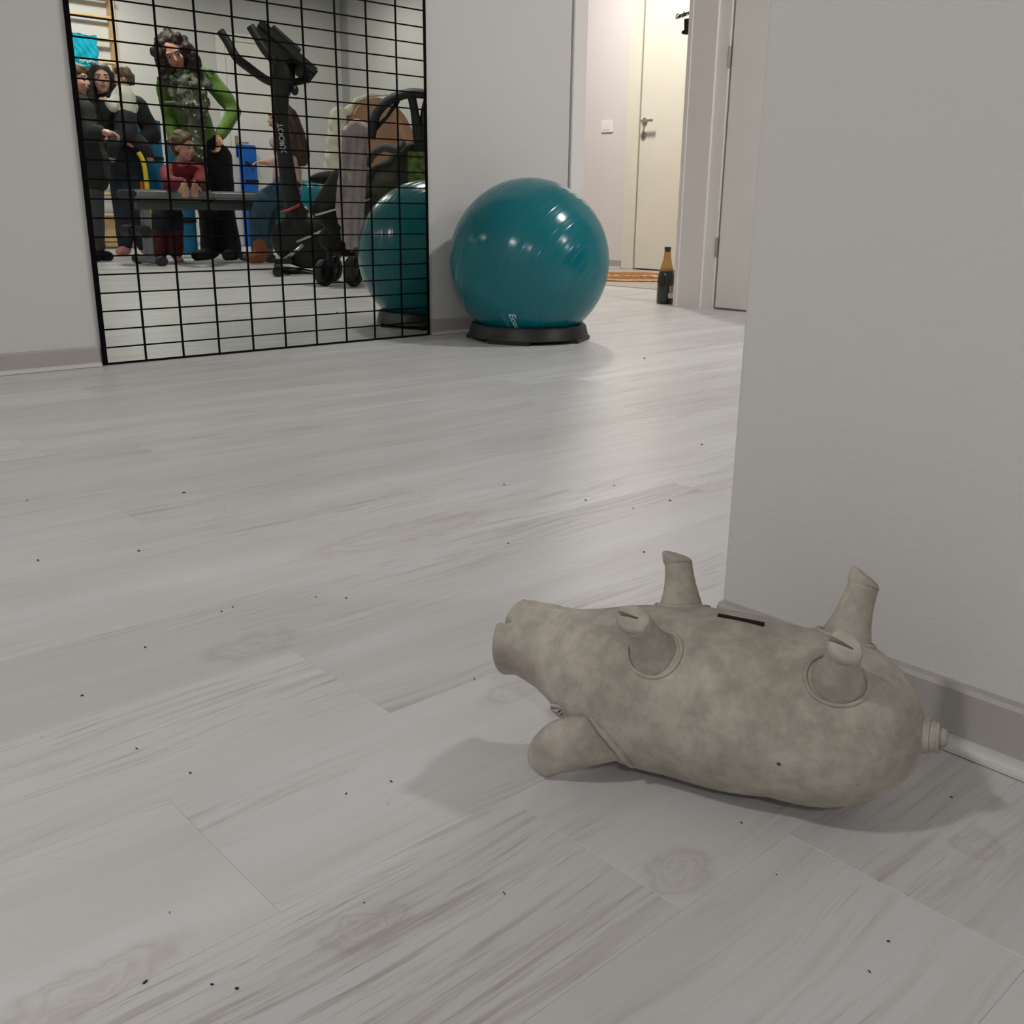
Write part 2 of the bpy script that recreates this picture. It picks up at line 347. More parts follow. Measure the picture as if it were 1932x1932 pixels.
jeans_m = mat('dark_jeans', (28, 36, 48), .85, var=.2, nscale=20, bump=.25, bscale=200)
bjeans_m = mat('blue_jeans', (48, 74, 92), .85, var=.18, nscale=20, bump=.25, bscale=200)
greyc_m = mat('grey_cloth', (78, 78, 82), .85, var=.15, bump=.2)
darkc_m = mat('charcoal_cloth', (46, 46, 50), .85, var=.15, bump=.2)
cream_c = mat('white_jersey', (214, 212, 200), .85, var=.06, bump=.25)
red_m = mat('red_jersey', (120, 24, 38), .8, var=.12, bump=.2)
maroon_m = mat('maroon_trousers', (92, 30, 38), .85, var=.12, bump=.2)
pink_m = mat('dusty_pink_jersey', (196, 166, 168), .85, var=.08, bump=.25)
boot_m = mat('tan_suede', (142, 90, 54), .85, var=.12)
pinksh_m = mat('pink_shoe', (198, 128, 136), .6, var=.15, nscale=40)
turq_m = mat('turquoise_towel', (0, 166, 190), .9, var=.1, nscale=14, bump=.5, bscale=40)
matblue_m = mat('blue_mat', (22, 108, 150), .6, var=.08); matblue2_m = mat('bright_blue_mat', (14, 100, 196), .55, var=.06)
yellow_m = mat('yellow_plastic', (226, 196, 50), .45); orange_m = mat('orange_plastic', (214, 98, 44), .45)
benchpad_m = mat('grey_vinyl', (132, 134, 136), .5, var=.06); benchfr_m = mat('grey_steel_tube', (92, 98, 98), .45, var=.08)
leather_m = mat('brown_leather', (160, 120, 94), .5, var=.14, nscale=5, bump=.15); creamc_m = mat('cream_wool', (214, 208, 188), .9, var=.06, bump=.3)
khaki_m = mat('khaki_canvas', (66, 66, 54), .85, var=.12, bump=.25); puffer_m = mat('grey_pink_padded_cloth', (166, 154, 156), .6, var=.16, nscale=18, bump=.5, bscale=30)
switch_m = mat('switch_white', (244, 240, 236), .35)
lamp_m = ((1.0, .975, .955), LAMP_POWER); lampf_m = ((1.0, .975, .955), LAMP_POWER*1.05); lampr_m = ((1.0, .975, .945), LAMP_POWER)
lampfill_m = ((1.0, .975, .945), LAMP_POWER*.35); lampc_m = ((1.0, .94, .86), CORRIDOR_POWER); opal_m = mat('opal_glass', (240, 240, 236), .4)
def scarf_material():
    m = bpy.data.materials.new('patterned_scarf'); m.use_nodes = True; nt = m.node_tree; N = nt.nodes; L = nt.links; b = N['Principled BSDF']
    tc = N.new('ShaderNodeTexCoord'); n = N.new('ShaderNodeTexNoise'); n.inputs['Scale'].default_value = 16; n.inputs['Detail'].default_value = 3; n.inputs['Distortion'].default_value = 1.2; L.new(tc.outputs['Object'], n.inputs['Vector'])
    r = ramp(N, [(.30, lin((40, 44, 44))), (.45, lin((92, 94, 88))), (.56, lin((78, 84, 56))), (.68, lin((150, 146, 128)))]); L.new(n.outputs['Fac'], r.inputs['Fac'])
    v = N.new('ShaderNodeTexVoronoi'); v.inputs['Scale'].default_value = 17; L.new(tc.outputs['Object'], v.inputs['Vector'])
    p = ramp(N, [(.14, (1, 1, 1, 1)), (.19, (0, 0, 0, 1))]); L.new(v.outputs['Distance'], p.inputs['Fac'])
    x = N.new('ShaderNodeMixRGB'); L.new(p.outputs[0], x.inputs['Fac']); L.new(r.outputs[0], x.inputs[1]); x.inputs[2].default_value = lin((226, 224, 186))
    L.new(x.outputs[0], b.inputs['Base Color']); b.inputs['Roughness'].default_value = .8; return m
scarf_m = scarf_material()

# ------------------------------------------------------------------ the room shell
def struct(name, vf, m, parent=None, **k):
    o = M(name, vf, m, parent, **k)
    if parent is None: o['kind'] = 'structure'
    return o
X_L, X_R = -3.2, 6.9
floor = struct('floor', box(X_L, X_R, REAR_Y, WY+.19, -.06, -.010), slab_m)
# planks: courses along X, .17 m wide, 1.2 m long, laid staggered
PW, PL, PX0, PX1 = .17, 1.2, -.35, 6.3
joints = {3: .457, 2: .25, 0: .57, 6: .91, 5: 1.105}
proto = {}
def plank_vf(l, w, wide=False):
    g = .00006; c = .00022; x, y = l/2-g, w/2-(.0011 if wide else g)
    v = [(-x, -y, -.010), (x, -y, -.010), (x, y, -.010), (-x, y, -.010), (-x, -y, -c), (x, -y, -c), (x, y, -c), (-x, y, -c),
         (-x+c, -y+c, 0), (x-c, -y+c, 0), (x-c, y-c, 0), (-x+c, y-c, 0)]
    f = [(0, 1, 5, 4), (1, 2, 6, 5), (2, 3, 7, 6), (3, 0, 4, 7), (4, 5, 9, 8), (5, 6, 10, 9), (6, 7, 11, 10), (7, 4, 8, 11), (8, 9, 10, 11)]
    return v, f
def lay(y0, y1, xa, xb, j, parent, name='plank', wide=False):
    x = j-PL*math.ceil((j-xa)/PL)
    while x < xb-.02:
        a, b = max(x, xa), min(x+PL, xb); x += PL
        if b-a < .03: continue
        key = (round(b-a, 4), round(y1-y0, 4), wide)
        if key not in proto:
            me = bpy.data.meshes.new('plank'); me.from_pydata(*[plank_vf(*key)[0], [], plank_vf(*key)[1]]); me.materials.append(plank_m); proto[key] = me
        o = bpy.data.objects.new(name, proto[key]); COL.objects.link(o); o.parent = parent
        og = ORIGIN[parent.name]; o.location = ((a+b)/2-og[0], (y0+y1)/2-og[1], 0-og[2])
k = math.floor((REAR_Y-.153)/PW)
while .153+k*PW < WY+.18:
    y0, y1 = max(.153+k*PW, REAR_Y), min(.153+(k+1)*PW, WY+.19)
    if y1-y0 > .02: lay(y0, y1, PX0, PX1, joints.get(k, random.uniform(0, PL)), floor, wide=k in (14, 15, 16))
    k += 1
M('side_strip', box(X_L, PX0, REAR_Y, WY, -.010, 0), plank_m, floor)
M('side_strip', box(PX1, X_R, REAR_Y, WY, -.010, 0), plank_m, floor)

def yz_outline(pts, y0, y1):      # outline in X,Z extruded along Y
    return prism(pts, y0, y1, lambda x, z, y: (x, y, z))
D0, D1, DH = 2.858, 3.868, 2.14   # rough opening of the doorway in the mirror wall
struct('wall_back', yz_outline([(X_L, 0), (D0, 0), (D0, DH), (D1, DH), (D1, 0), (X_R, 0), (X_R, CEIL), (X_L, CEIL)], WY, WY+.19), wall_m)
struct('wall_left', box(X_L-.1, X_L, REAR_Y, WY+.1, 0, CEIL), wall_m)
struct('wall_right', box(X_R, X_R+.1, REAR_Y, WY+.1, 0, CEIL), wall_m)
struct('wall_rear', box(X_L-.1, X_R+.1, REAR_Y-.1, REAR_Y, 0, CEIL), wall_m)
PXW, PYE = .795, .5535            # near partition: its face and its end
struct('wall_partition', bbox(PXW, PXW+.14, -1.6, PYE, 0, CEIL, .003), wall_m)
struct('ceiling', box(X_L-.1, X_R+.1, REAR_Y-.1, 7.2, CEIL, CEIL+.1), ceil_m)

def baseboard(name, pa, pb, out, h=.055):
    """skirting board from pa to pb with a quarter round at its foot; out is the direction into the room"""
    pa, pb, out = np.array(pa+(0,), float), np.array(pb+(0,), float), np.array(out+(0,), float); z = np.array([0, 0, 1.0])
    def ext(poly):
        n = len(poly); v = [tuple(p+out*a+z*b) for p in (pa, pb) for a, b in poly]
        return v, [tuple(range(n)), tuple(range(n, 2*n))[::-1]]+[(i, n+i, n+(i+1) % n, (i+1) % n) for i in range(n)]
    b = struct(name, ext([(0, .001), (.011, .001), (.011, h-.004), (.008, h-.0008), (0, h)]), base_m)
    q = [(.0112, .001)]+[(.0112+.0125*math.cos(a), .001+.0105*math.sin(a)) for a in np.linspace(0, math.pi/2, 7)]
    M('quarter_round', ext(q), quarter_m, b)
    return b
baseboard('baseboard_partition', (PXW, -1.6), (PXW, PYE-.002), (-1, 0))
baseboard('baseboard_back', (X_L, WY), (1.008, WY), (0, -1))
baseboard('baseboard_back_middle', (2.182, WY), (2.853, WY), (0, -1))
baseboard('baseboard_back_right', (3.95, WY), (X_R, WY), (0, -1))
baseboard('baseboard_rear', (X_L, REAR_Y), (5.10, REAR_Y), (0, 1))
baseboard('baseboard_rear_right', (6.00, REAR_Y), (X_R, REAR_Y), (0, 1))

# doorway in the mirror wall: jambs, architraves, open leaf
JL, JR = 2.935, 3.798
struct('trim_1', bbox(D0+.006, JL, WY-.010, WY+.200, 0, 2.095, .002), white_m)
struct('trim_2', prism([(JR, WY+.050), (JR+.013, WY+.050), (JR+.013, WY-.012), (JR+.070, WY-.012), (JR+.070, WY+.205), (JR-.004, WY+.205), (JR-.004, WY+.185), (JR, WY+.182)], 0, 2.095), white_m)
struct('trim_3', bbox(D0+.006, JR+.070, WY-.010, WY+.200, 2.0955, 2.138, .002), white_m)
hinge = np.array([JR+.022, WY-.016])
tgt = on_floor(1398, 584.5, .008)[:2]; ld = unit(np.r_[tgt-hinge, 0])[:2]; lnrm = np.array([ld[1], -ld[0]])
if lnrm[0] > 0: lnrm = -lnrm
def leaf(a0, a1, b0, b1, z0, z1, w=.002):
    vf = bbox(a0, a1, b0, b1, z0, z1, w); return [(hinge[0]+ld[0]*p[0]-lnrm[0]*p[1], hinge[1]+ld[1]*p[0]-lnrm[1]*p[1], p[2]) for p in vf[0]], vf[1]
door2 = struct('door_2', leaf(.006, .84, .0, .042, .009, 2.085), white_m)
for z in (.235, 1.03, 1.80):
    h = M('hinge', tube([(hinge[0]-.006, hinge[1]+.004, z), (hinge[0]-.006, hinge[1]+.004, z+.085)], .007, 12), steel_m, door2, smooth=True, auto=40)
M('door_handle', tube([(hinge[0]+ld[0]*.77+lnrm[0]*.0, hinge[1]+ld[1]*.77, 1.03), tuple(np.r_[hinge+ld*.77+lnrm*.05, 1.03]), tuple(np.r_[hinge+ld*.66+lnrm*.052, 1.03])], .009, 10), steel_m, door2, smooth=True, auto=40)
M('strike_plate', box(JL-.0005, JL+.0012, WY+.02, WY+.045, .96, 1.13), steel_m, bpy.data.objects['trim_1'])

# corridor beyond
CX, CY0, CY1 = 5.94, WY+.19, 7.0
cf = struct('floor_corridor', box(2.2, CX, CY0, CY1, -.06, -.010), slab_m)
for i in range(int((CY1-CY0)/PW)+1):
    y0 = CY0+i*PW; y1 = min(y0+PW, CY1)
    if y1-y0 > .02 and y0 < 5.2: lay(y0, y1, 2.6, 4.513, random.uniform(0, PL), cf)
M('grey_floor', box(4.515, CX, CY0, CY1, -.010, .0), tile_m, cf)
M('threshold_strip', bbox(4.500, 4.530, CY0, CY1, 0, .003, .001), base_m, cf)
struct('wall_corridor_far', prism([(CY0-.1, 0), (4.26, 0), (4.26, 2.12), (5.235, 2.12), (5.235, 0), (CY1, 0), (CY1, CEIL), (CY0-.1, CEIL)], CX, CX+.12, lambda y, z, x: (x, y, z)), corr_m)
struct('wall_corridor_end', box(2.2, CX+.1, CY1, CY1+.1, 0, CEIL), corr_m)
struct('wall_corridor_left', box(2.1, 2.2, CY0, CY1, 0, CEIL), corr_m)
baseboard('baseboard_corridor', (CX, 5.30), (CX, CY1), (-1, 0), .063)
struct('trim_4', bbox(CX-.012, CX+.10, 5.180, 5.300, 0, 2.12, .003), cream_m)
struct('trim_5', bbox(CX-.012, CX+.10, 4.20, 4.275, 0, 2.12, .003), cream_m)
d1 = struct('door_1', bbox(CX-.004, CX+.040, 4.28, 5.170, .010, 2.10, .002), cream_m)
hx, hy, hz = CX-.005, 5.128, 1.058
M('handle_rosette', lathe([(0, 0), (.026, 0), (.026, .006), (.022, .009), (0, .009)], (hx, hy, hz), (-1, 0, 0), 32), steel_m, d1, smooth=True, auto=40)
M('door_handle', tube([(hx, hy, hz), (hx-.045, hy, hz), (hx-.052, hy-.012, hz), (hx-.052, 5.012, hz)], .0095, 12), steel_m, d1, smooth=True, auto=40)
ks = M('keyhole_plate', lathe([(0, 0), (.026, 0), (.026, .006), (.022, .009), (0, .009)], (hx, 5.134, .962), (-1, 0, 0), 32), steel_m, d1, smooth=True, auto=40)
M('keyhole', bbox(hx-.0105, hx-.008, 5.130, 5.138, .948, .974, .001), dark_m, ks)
# lettering and hat on the far door
tv, tf = text_vf('Gentlemen', .044, .0015, .35, .0006, .88)
tv = tv*np.array([.86, 1.0, 1]); ca, sa = math.cos(R(7)), math.sin(R(7))
sgn = M('door_lettering', ([(CX-.006-p[2], 4.893-(p[0]*ca-p[1]*sa), 1.712+p[0]*sa+p[1]*ca) for p in tv], tf), black_m)
tag(sgn, 'black cursive door lettering reading Gentlemen on cream door', 'lettering')
hat = []
for a in np.linspace(0, 2*math.pi, 28, endpoint=False): hat.append((.058*math.cos(a), .016*math.sin(a)))
crown = [(-.034, .004), (.034, .004), (.040, .082), (-.040, .082)]
hy0, hz0 = 4.772, 1.622
hv = prism(crown, 0, .003, lambda a, b, c: (CX-.0045-c, hy0-a, hz0+b))
h_o = M('hat_sign', prism(hat, 0, .004, lambda a, b, c: (CX-.0045-c, hy0-a, hz0+b)), black_m); tag(h_o, 'black flat top hat sign under the door lettering', 'sign')
M('crown', hv, black_m, h_o)
# light switch
sw = thing('light_switch', (CX, 5.503, 1.0), 'white square light switch beside the cream door', 'switch')
M('cover_plate', bbox(CX-.009, CX, 5.443, 5.563, 1.000, 1.089, .003), switch_m, sw)
for a, b in ((5.467, 5.501), (5.505, 5.539)):
    M('rocker', bbox(CX-.012, CX-.008, a, b, 1.018, 1.071, .0015), switch_m, sw)

# ceiling lamps
def lamp(x, y, m, r, label, z=CEIL):
    t = thing('ceiling_lamp', (x, y, z), label, 'lamp', 'round ceiling lamps')
    M('diffuser', lathe([(0, -.012), (r, -.012), (r, -.004), (0, -.004)], (x, y, z), (0, 0, 1), 32), opal_m, t)
    ld_ = bpy.data.lights.new('lamp_glow', 'AREA'); ld_.shape = 'DISK'; ld_.size = 2*r; ld_.color = m[0]; ld_.energy = m[1]*math.pi*math.pi*r*r
    lo_ = bpy.data.objects.new('lamp_glow', ld_); COL.objects.link(lo_); lo_.parent = t; lo_.location = (0, 0, -.0135)
    M('rim', lathe([(r, -.02), (r+.018, -.018), (r+.02, 0), (r, 0), (r, -.02)], (x, y, z), (0, 0, 1), 32), white_m, t, smooth=True, auto=40)
lamp(-1.93, .85, lamp_m, .13, 'round ceiling lamp over the left part of the room near the mirror')
lamp(-1.93, -2.2, lamp_m, .13, 'round ceiling lamp over the left part of the room at the rear')
lamp(3.30, .95, lampf_m, .13, 'round ceiling lamp over the pushchair')
lamp(3.30, -1.95, lamp_m, .13, 'round ceiling lamp over the people')
lamp(3.90, -4.00, lampr_m, .13, 'round ceiling lamp close to the rear wall over the wall bars')
lamp(6.10, -3.60, lampfill_m, .13, 'added round ceiling lamp brightening the rear wall by the rear door')  # added fill lamp, not a known fitting; brightens the right of the rear wall
lamp(4.95, 4.85, lampc_m, .14, 'warm round ceiling lamp in the corridor by the far door')

# ------------------------------------------------------------------ the clay pig bank, lying on its back
PIG_A = R(-69.895); PD = np.array([math.cos(PIG_A), math.sin(PIG_A), 0]); PN = np.array([math.sin(PIG_A), -math.cos(PIG_A), 0])
if PN[0] > 0: PN = -PN
PZ = np.array([0, 0, 1.0]); ROLLP = R(8.2)
PO = np.array([.57, .39, 0])+.025686*np.array([-math.sin(PIG_A), math.cos(PIG_A), 0])
k_s = np.linspace(-.178, .1115, 9)
k_z = np.array([.0844, .0790, .0705, .0661, .0698, .0706, .0716, .0741, .0730])
k_r = np.array([.0328, .0389, .0518, .0650, .0680, .0690, .0652, .0628, .0312])
def hermite(x, xs, v):
    m = np.gradient(v, xs); i = int(np.clip(np.searchsorted(xs, x)-1, 0, len(xs)-2)); h = xs[i+1]-xs[i]; u = (x-xs[i])/h
    return (2*u**3-3*u**2+1)*v[i]+(u**3-2*u**2+u)*h*m[i]+(-2*u**3+3*u**2)*v[i+1]+(u**3-u**2)*h*m[i+1]
cs = np.linspace(-.178, .1115, 300); cz = np.array([hermite(s, k_s, k_z) for s in cs]); cr = np.array([hermite(s, k_s, k_r) for s in cs])
END = float((cs+cr).max())
def env_r(s):      # section of the rounded body at station s
    if s < -.165: return float(np.interp(s, [-.1952, -.190, -.184, -.178, -.165], [.0326, .0328, .0326, .0327, float(np.interp(-.165, cs, cr))]))
    v = cr**2-(s-cs)**2; return math.sqrt(max(float(v.max()), 1e-9))
def env_z(s):
    if s < -.178: return .0844+(s+.178)*.12
    v = cr**2-(s-cs)**2; z = cz[int(np.argmax(v))]; return float(z)
st = list(np.linspace(-.1952, -.14, 40))+list(np.linspace(-.138, .10, 90))+[END-(END-.10)*(1-math.sin(a))*1.0 for a in np.linspace(.02, math.pi/2-.02, 36)]
zr = np.array([env_z(s) for s in st]); rr_ = np.array([env_r(s) for s in st])
zr[30:] = np.convolve(np.pad(zr[30:], 6, 'edge'), np.ones(13)/13, 'valid')
NT = 144; pv = []
MOUTH = R(38)      # mouth line: above it is the chin
for i, s in enumerate(st):
    for j in range(NT):
        th = -math.pi+2*math.pi*j/NT; a = abs(th-ROLLP); r = rr_[i]; so = 0.0
        w = max(0.0, 1-(s+.1952)/.030)                     # nearness to the nose
        chin = .5-.5*math.tanh((a-R(35))/R(3))
        so += chin*.0050*w**.8
        if s < -.150:
            g = math.exp(-((a-R(35))/R(3.6))**2); r -= .0085*g*max(0, 1-(s+.1952)/.013)**.8+.0007*g*max(0, 1-(s+.1952)/.045)
            r += (1-chin)*.0016*max(0, 1-(s+.1952)/.010)
        if s < -.1905: r -= .004*((-.1905-s)/.0047)**2
        c = PO+PD*(s+so)+PZ*zr[i]; pv.append(c+r*(math.cos(th)*PZ+math.sin(th)*PN))
ns = len(st); pf = [(i*NT+j, i*NT+(j+1) % NT, (i+1)*NT+(j+1) % NT, (i+1)*NT+j) for i in range(ns-1) for j in range(NT)]
pv.append(PO+PD*(st[0]+.001)+PZ*zr[0]); pv.append(PO+PD*(END)+PZ*zr[-1])
pf += [(len(pv)-2, (j+1) % NT, j) for j in range(NT)]+[(len(pv)-1, (ns-1)*NT+j, (ns-1)*NT+(j+1) % NT) for j in range(NT)]
pig = thing('pig_bank', (PO[0], PO[1], 0), 'weathered grey clay pig bank lying on its back with legs up', 'money box')
body = M('body', (pv, pf), clay_m, pig, smooth=True)
def surf(s, th, k=1.0):
    i = float(np.interp(s, st, zr)); r = float(np.interp(s, st, rr_)); return PO+PD*s+PZ*i+k*r*(math.cos(th)*PZ+math.sin(th)*PN)
# coin slot cut into the belly
sv = obox(surf(.0037, R(2), .93), PD, PN, PZ, .0182, .0019, .012, .0006)
cut = M('slot_cutter', sv, dark_m)
bo = body.modifiers.new('slot', 'BOOLEAN'); bo.operation = 'DIFFERENCE'; bo.object = cut; bo.solver = 'EXACT'
dg = bpy.context.evaluated_depsgraph_get(); nm = bpy.data.meshes.new_from_object(body.evaluated_get(dg)); body.modifiers.clear()
old = body.data; body.data = nm; bpy.data.meshes.remove(old); bpy.data.objects.remove(cut)
nm.materials.clear(); nm.materials.append(clay_m); nm.polygons.foreach_set('use_smooth', [True]*len(nm.polygons)); nm.set_sharp_from_angle(angle=R(38))
fl = surf(.0037, R(2), .93)-PZ*.0115
M('slot_shade_fill', obox(fl+PZ*.012, PD, PN, PZ, .0178, .0016, .006, .0004), dark_m, pig)  # dark block whose colour stands for the shade inside the slot
# legs: stubby tapering cones with a cloven hoof and a bead round the root
UP2 = math.cos(ROLLP)*PZ+math.sin(ROLLP)*PN; LA2 = -math.sin(ROLLP)*PZ+math.cos(ROLLP)*PN
def pig_leg(s, th, a, b, e, sg, r0):
    B = surf(s, ROLLP+sg*th, .97); T = surf(s, ROLLP+sg*th)+a*UP2+sg*b*LA2+e*PD; ax = unit(T-B); L_ = np.linalg.norm(T-B)
    nr = unit(math.cos(ROLLP+sg*th)*PZ+math.sin(ROLLP+sg*th)*PN)
    toe = unit(-PD-ax*(-PD @ ax)); side = np.cross(ax, toe)      # hooves point to the snout
    n = 48; V = []; prof = [(-.12, 1.02), (0, 1.0), (.12, .90), (.28, .78), (.45, .69), (.62, .63), (.78, .60), (.84, .60), (.862, .565), (.885, .60), (.95, .61), (1.0, .56), (1.02, .45), (1.022, .2)]
    for h, q in prof:
        t = min(max(h, 0), 1); d_ = unit(nr*(1-t)**2+ax*(1-(1-t)**2)); u = unit(toe-d_*(toe @ d_)); w = np.cross(d_, u)
        for j in range(n):
            an = 2*math.pi*j/n; r = r0*q; lift = 0.0
            if h > .86: r *= 1+.10*max(0, math.cos(an))
            pp = B+ax*L_*h+r*(math.cos(an)*u+math.sin(an)*w)
            if h > .90:
                x = r*math.cos(an); y = r*math.sin(an)
                pp = pp+ax*(.0075*x/r0)                             # hoof tilts forward
            V.append(pp)
    m_ = len(prof); Fc = [(i*n+j, i*n+(j+1) % n, (i+1)*n+(j+1) % n, (i+1)*n+j) for i in range(m_-1) for j in range(n)]+[tuple(range((m_-1)*n, m_*n)), tuple(range(n))[::-1]]
    lg = M('leg', (V, Fc), clay_m, pig, smooth=True, auto=50)
    # cleft: a wedge cut between the two toes
    u = toe; top = B+ax*L_*1.0
    wedge = []
    for du, ht in ((-.22*r0, .0007), (1.15*r0, .0034)):
        for sd_s in (-1, 1):
            for da_ in (-.0085, .016): wedge.append(top+u*du+side*sd_s*ht+ax*da_)
    cutv = wedge, [(0, 1, 3, 2), (4, 6, 7, 5), (0, 4, 5, 1), (2, 3, 7, 6), (1, 5, 7, 3), (0, 2, 6, 4)]
    co = M('cleft_cutter', cutv, clay_m); bo = lg.modifiers.new('c', 'BOOLEAN'); bo.operation = 'DIFFERENCE'; bo.object = co; bo.solver = 'EXACT'
    dg = bpy.context.evaluated_depsgraph_get(); nm = bpy.data.meshes.new_from_object(lg.evaluated_get(dg)); lg.modifiers.clear(); old = lg.data; lg.data = nm; bpy.data.meshes.remove(old); bpy.data.objects.remove(co)
    nm.materials.clear(); nm.materials.append(clay_m); nm.polygons.foreach_set('use_smooth', [True]*len(nm.polygons)); nm.set_sharp_from_angle(angle=R(42))
    # bead of clay where the leg is set into the body
    pts = []
    uu = unit(toe-nr*(toe @ nr)); ww = np.cross(nr, uu)
    for j in range(56):
        an = 2*math.pi*j/56; q = B+nr*.004+r0*1.13*(math.cos(an)*uu+math.sin(an)*ww)
        s_ = (q-PO) @ PD; t_ = math.atan2((q-PO-PZ*np.interp(s_, st, zr)) @ PN, (q-PZ*np.interp(s_, st, zr))[2]); pts.append(surf(s_, t_)+.0002*nr)
    V = []; n2 = 8; P = np.array(pts)
    for j in range(56):
        tg = unit(P[(j+1) % 56]-P[j-1]); a1 = unit(np.cross(tg, nr)); a2 = np.cross(tg, a1)
        V += [P[j]+.0017*(math.cos(2*math.pi*k/n2)*a1+math.sin(2*math.pi*k/n2)*a2) for k in range(n2)]
    Fc = [(j*n2+k, j*n2+(k+1) % n2, ((j+1) % 56)*n2+(k+1) % n2, ((j+1) % 56)*n2+k) for j in range(56) for k in range(n2)]
    M('root_bead', (V, Fc), clay_m, lg, smooth=True)
for sg in (1, -1):
    pig_leg(-.0502+sg*.0013, .5824, .0362, .0160, -.0103, sg, .0185)
    pig_leg(.0794+sg*.0024, .4802, .0397, .0210, .0077, sg, .0185)
# ears: plump leaf shapes folded back to the floor
def pig_ear(sg):
    if sg > 0:
        tip = np.array([.4785, .5005, .0150])-PD*.004
    else:
        s_ = (np.array([.4785, .5005, .0105])-PO) @ PD; l_ = (np.array([.4785, .5005, .0105])-PO) @ PN; tip = PO+PD*s_-PN*l_*.98; tip[2] = .0105
    ra, rb = surf(-.092, sg*R(97), .97), surf(-.068, sg*R(131), .97)
    root = (ra+rb)/2; ax = tip-root; wd = unit(rb-ra); nm_ = unit(np.cross(ax, wd)); hw = np.linalg.norm(rb-ra)/2
    V = []; n = 40; rows = 26
    for i in range(rows+1):
        t = i/rows; wdt = hw*(1.0+.16*math.sin(t*math.pi)-.42*t**1.6)*(math.sqrt(max(0, 1-max(0, (t-.86)/.14)**2)) if t > .86 else 1)
        th_ = .0125*(.62+.55*math.sin(min(t*1.15, 1)*math.pi)**.9)*(math.sqrt(max(0, 1-max(0, (t-.86)/.14)**2)) if t > .86 else 1)
        c = root+ax*t*1.0+np.array([0, 0, 1])*(.006*math.sin(t*math.pi))+wd*(.0030*t**1.3+.0050*max(0, (t-.6)/.4)**2)
        for j in range(n):
            an = 2*math.pi*j/n; pp = c+wd*wdt*np.sign(math.cos(an))*abs(math.cos(an))**.9+nm_*th_*math.sin(an); pp[2] = max(pp[2], .0008); V.append(pp)
    Fc = [(i*n+j, i*n+(j+1) % n, (i+1)*n+(j+1) % n, (i+1)*n+j) for i in range(rows) for j in range(n)]+[tuple(range(n))[::-1], tuple(range(rows*n, rows*n+n))]
    e = M('ear', (V, Fc), clay_m, pig, smooth=True, auto=60)
    arc = [surf(-.0925, sg*R(94), 1.003), surf(-.083, sg*R(101), 1.008), surf(-.0735, sg*R(109), 1.010), surf(-.066, sg*R(119), 1.010), surf(-.062, sg*R(130), 1.006), surf(-.061, sg*R(138), 1.0)]
    M('root_bead', tube(arc, [.0016, .0027, .0030, .0030, .0027, .0016], 10, sm=6), clay_m, e, smooth=True)
for sg in (1, -1): pig_ear(sg)
# eyes: a ring with folds inside
for sg in (1, -1):
    c0 = surf(-.1260, sg*R(121), 1.0); nr = unit(math.cos(R(121))*PZ+sg*math.sin(R(121))*PN)*1.0; u = unit(.45*PD-PZ*.9); u = unit(u-nr*(u @ nr)); w = np.cross(nr, u)
    ring = [c0+nr*(.0006-.0009*abs(math.sin(a)))+.0098*math.cos(a)*u+.0058*math.sin(a)*w for a in np.linspace(0, 2*math.pi, 33)]
    ey = M('eye', tube(ring, .0014, 8, cap=False), clay_m, pig, smooth=True)
    for kf in (-.55, -.2, .15, .5):
        M('eyelid_fold', tube([c0+nr*.0003+.0098*kf*u-.0045*w, c0+nr*.0018+(.0098*kf+.0014)*u, c0+nr*.0003+.0098*kf*u+.0045*w], [.0006, .0012, .0006], 8, sm=4), clay_m, ey, smooth=True)
# nostrils on the nose disc and a curled tail knob
for sg in (1, -1):
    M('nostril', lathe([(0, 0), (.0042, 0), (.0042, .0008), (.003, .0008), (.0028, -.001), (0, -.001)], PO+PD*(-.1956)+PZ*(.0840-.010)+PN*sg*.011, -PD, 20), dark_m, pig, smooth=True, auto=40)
tc0 = PO+PD*(END-.004)+PZ*.0785
TS = .84
tail = M('tail', lathe([(r_*TS, h_*TS) for r_, h_ in [(0, -.004), (.0152, -.003), (.0155, .0055), (.0148, .0068), (.0132, .0066), (.0128, .0115), (.0108, .0138), (.0085, .0136), (.0082, .0178), (.0060, .0204), (.003, .0212), (0, .0213)]], tc0, PD+np.array([0, 0, .08]), 40), clay_m, pig, smooth=True, auto=45)
M('tail_curl', tube([tc0+TS*(PD*.0115+.0125*(math.cos(a)*PZ+math.sin(a)*PN)*(1-.055*a)+PD*.0011*a) for a in np.linspace(-.4, 4.6, 18)], [.0006]+[.0015]*16+[.0006], 8), clay_m, tail, smooth=True)

# ------------------------------------------------------------------ exercise ball on its stand
def ring_ball(name, c, r, ax, m, label, grp=None, n=160, rings=150):
    """a vinyl ball with concentric ridges round its two poles"""
    prof = []
    for i in range(rings+1):
        th = math.pi*i/rings; q = r
        for k in range(2, 15):
            for t0 in (R(5.6*k), math.pi-R(5.6*k)):
                q += .0007*math.exp(-((th-t0)/R(.40))**2)
        prof.append((q*math.sin(th), -q*math.cos(th)))
    prof[0] = (0, -r); prof[-1] = (0, r)
    V_, F_ = lathe(prof, c, ax, n); V_ = np.array(V_); V_[:, 2] = np.where(V_[:, 2] < c[2]-r*.9, np.maximum(V_[:, 2], .004), V_[:, 2])   # the ball sags flat on the floor
    o = M(name, (V_, F_), m, None, smooth=True); tag(o, label, 'exercise ball', grp); return o
BC, BR = np.array([2.3930, 2.5600, .2620]), .2735
def on_ball(x, y):
    d = unit(ray(x, y)); v = np.array([0, 0, CAM_H])-BC; b = d @ v; return unit(np.array([0, 0, CAM_H])+d*(-b-math.sqrt(max(b*b-(v @ v)+BR*BR, 0)))-BC)
bax = on_ball(1122, 548)
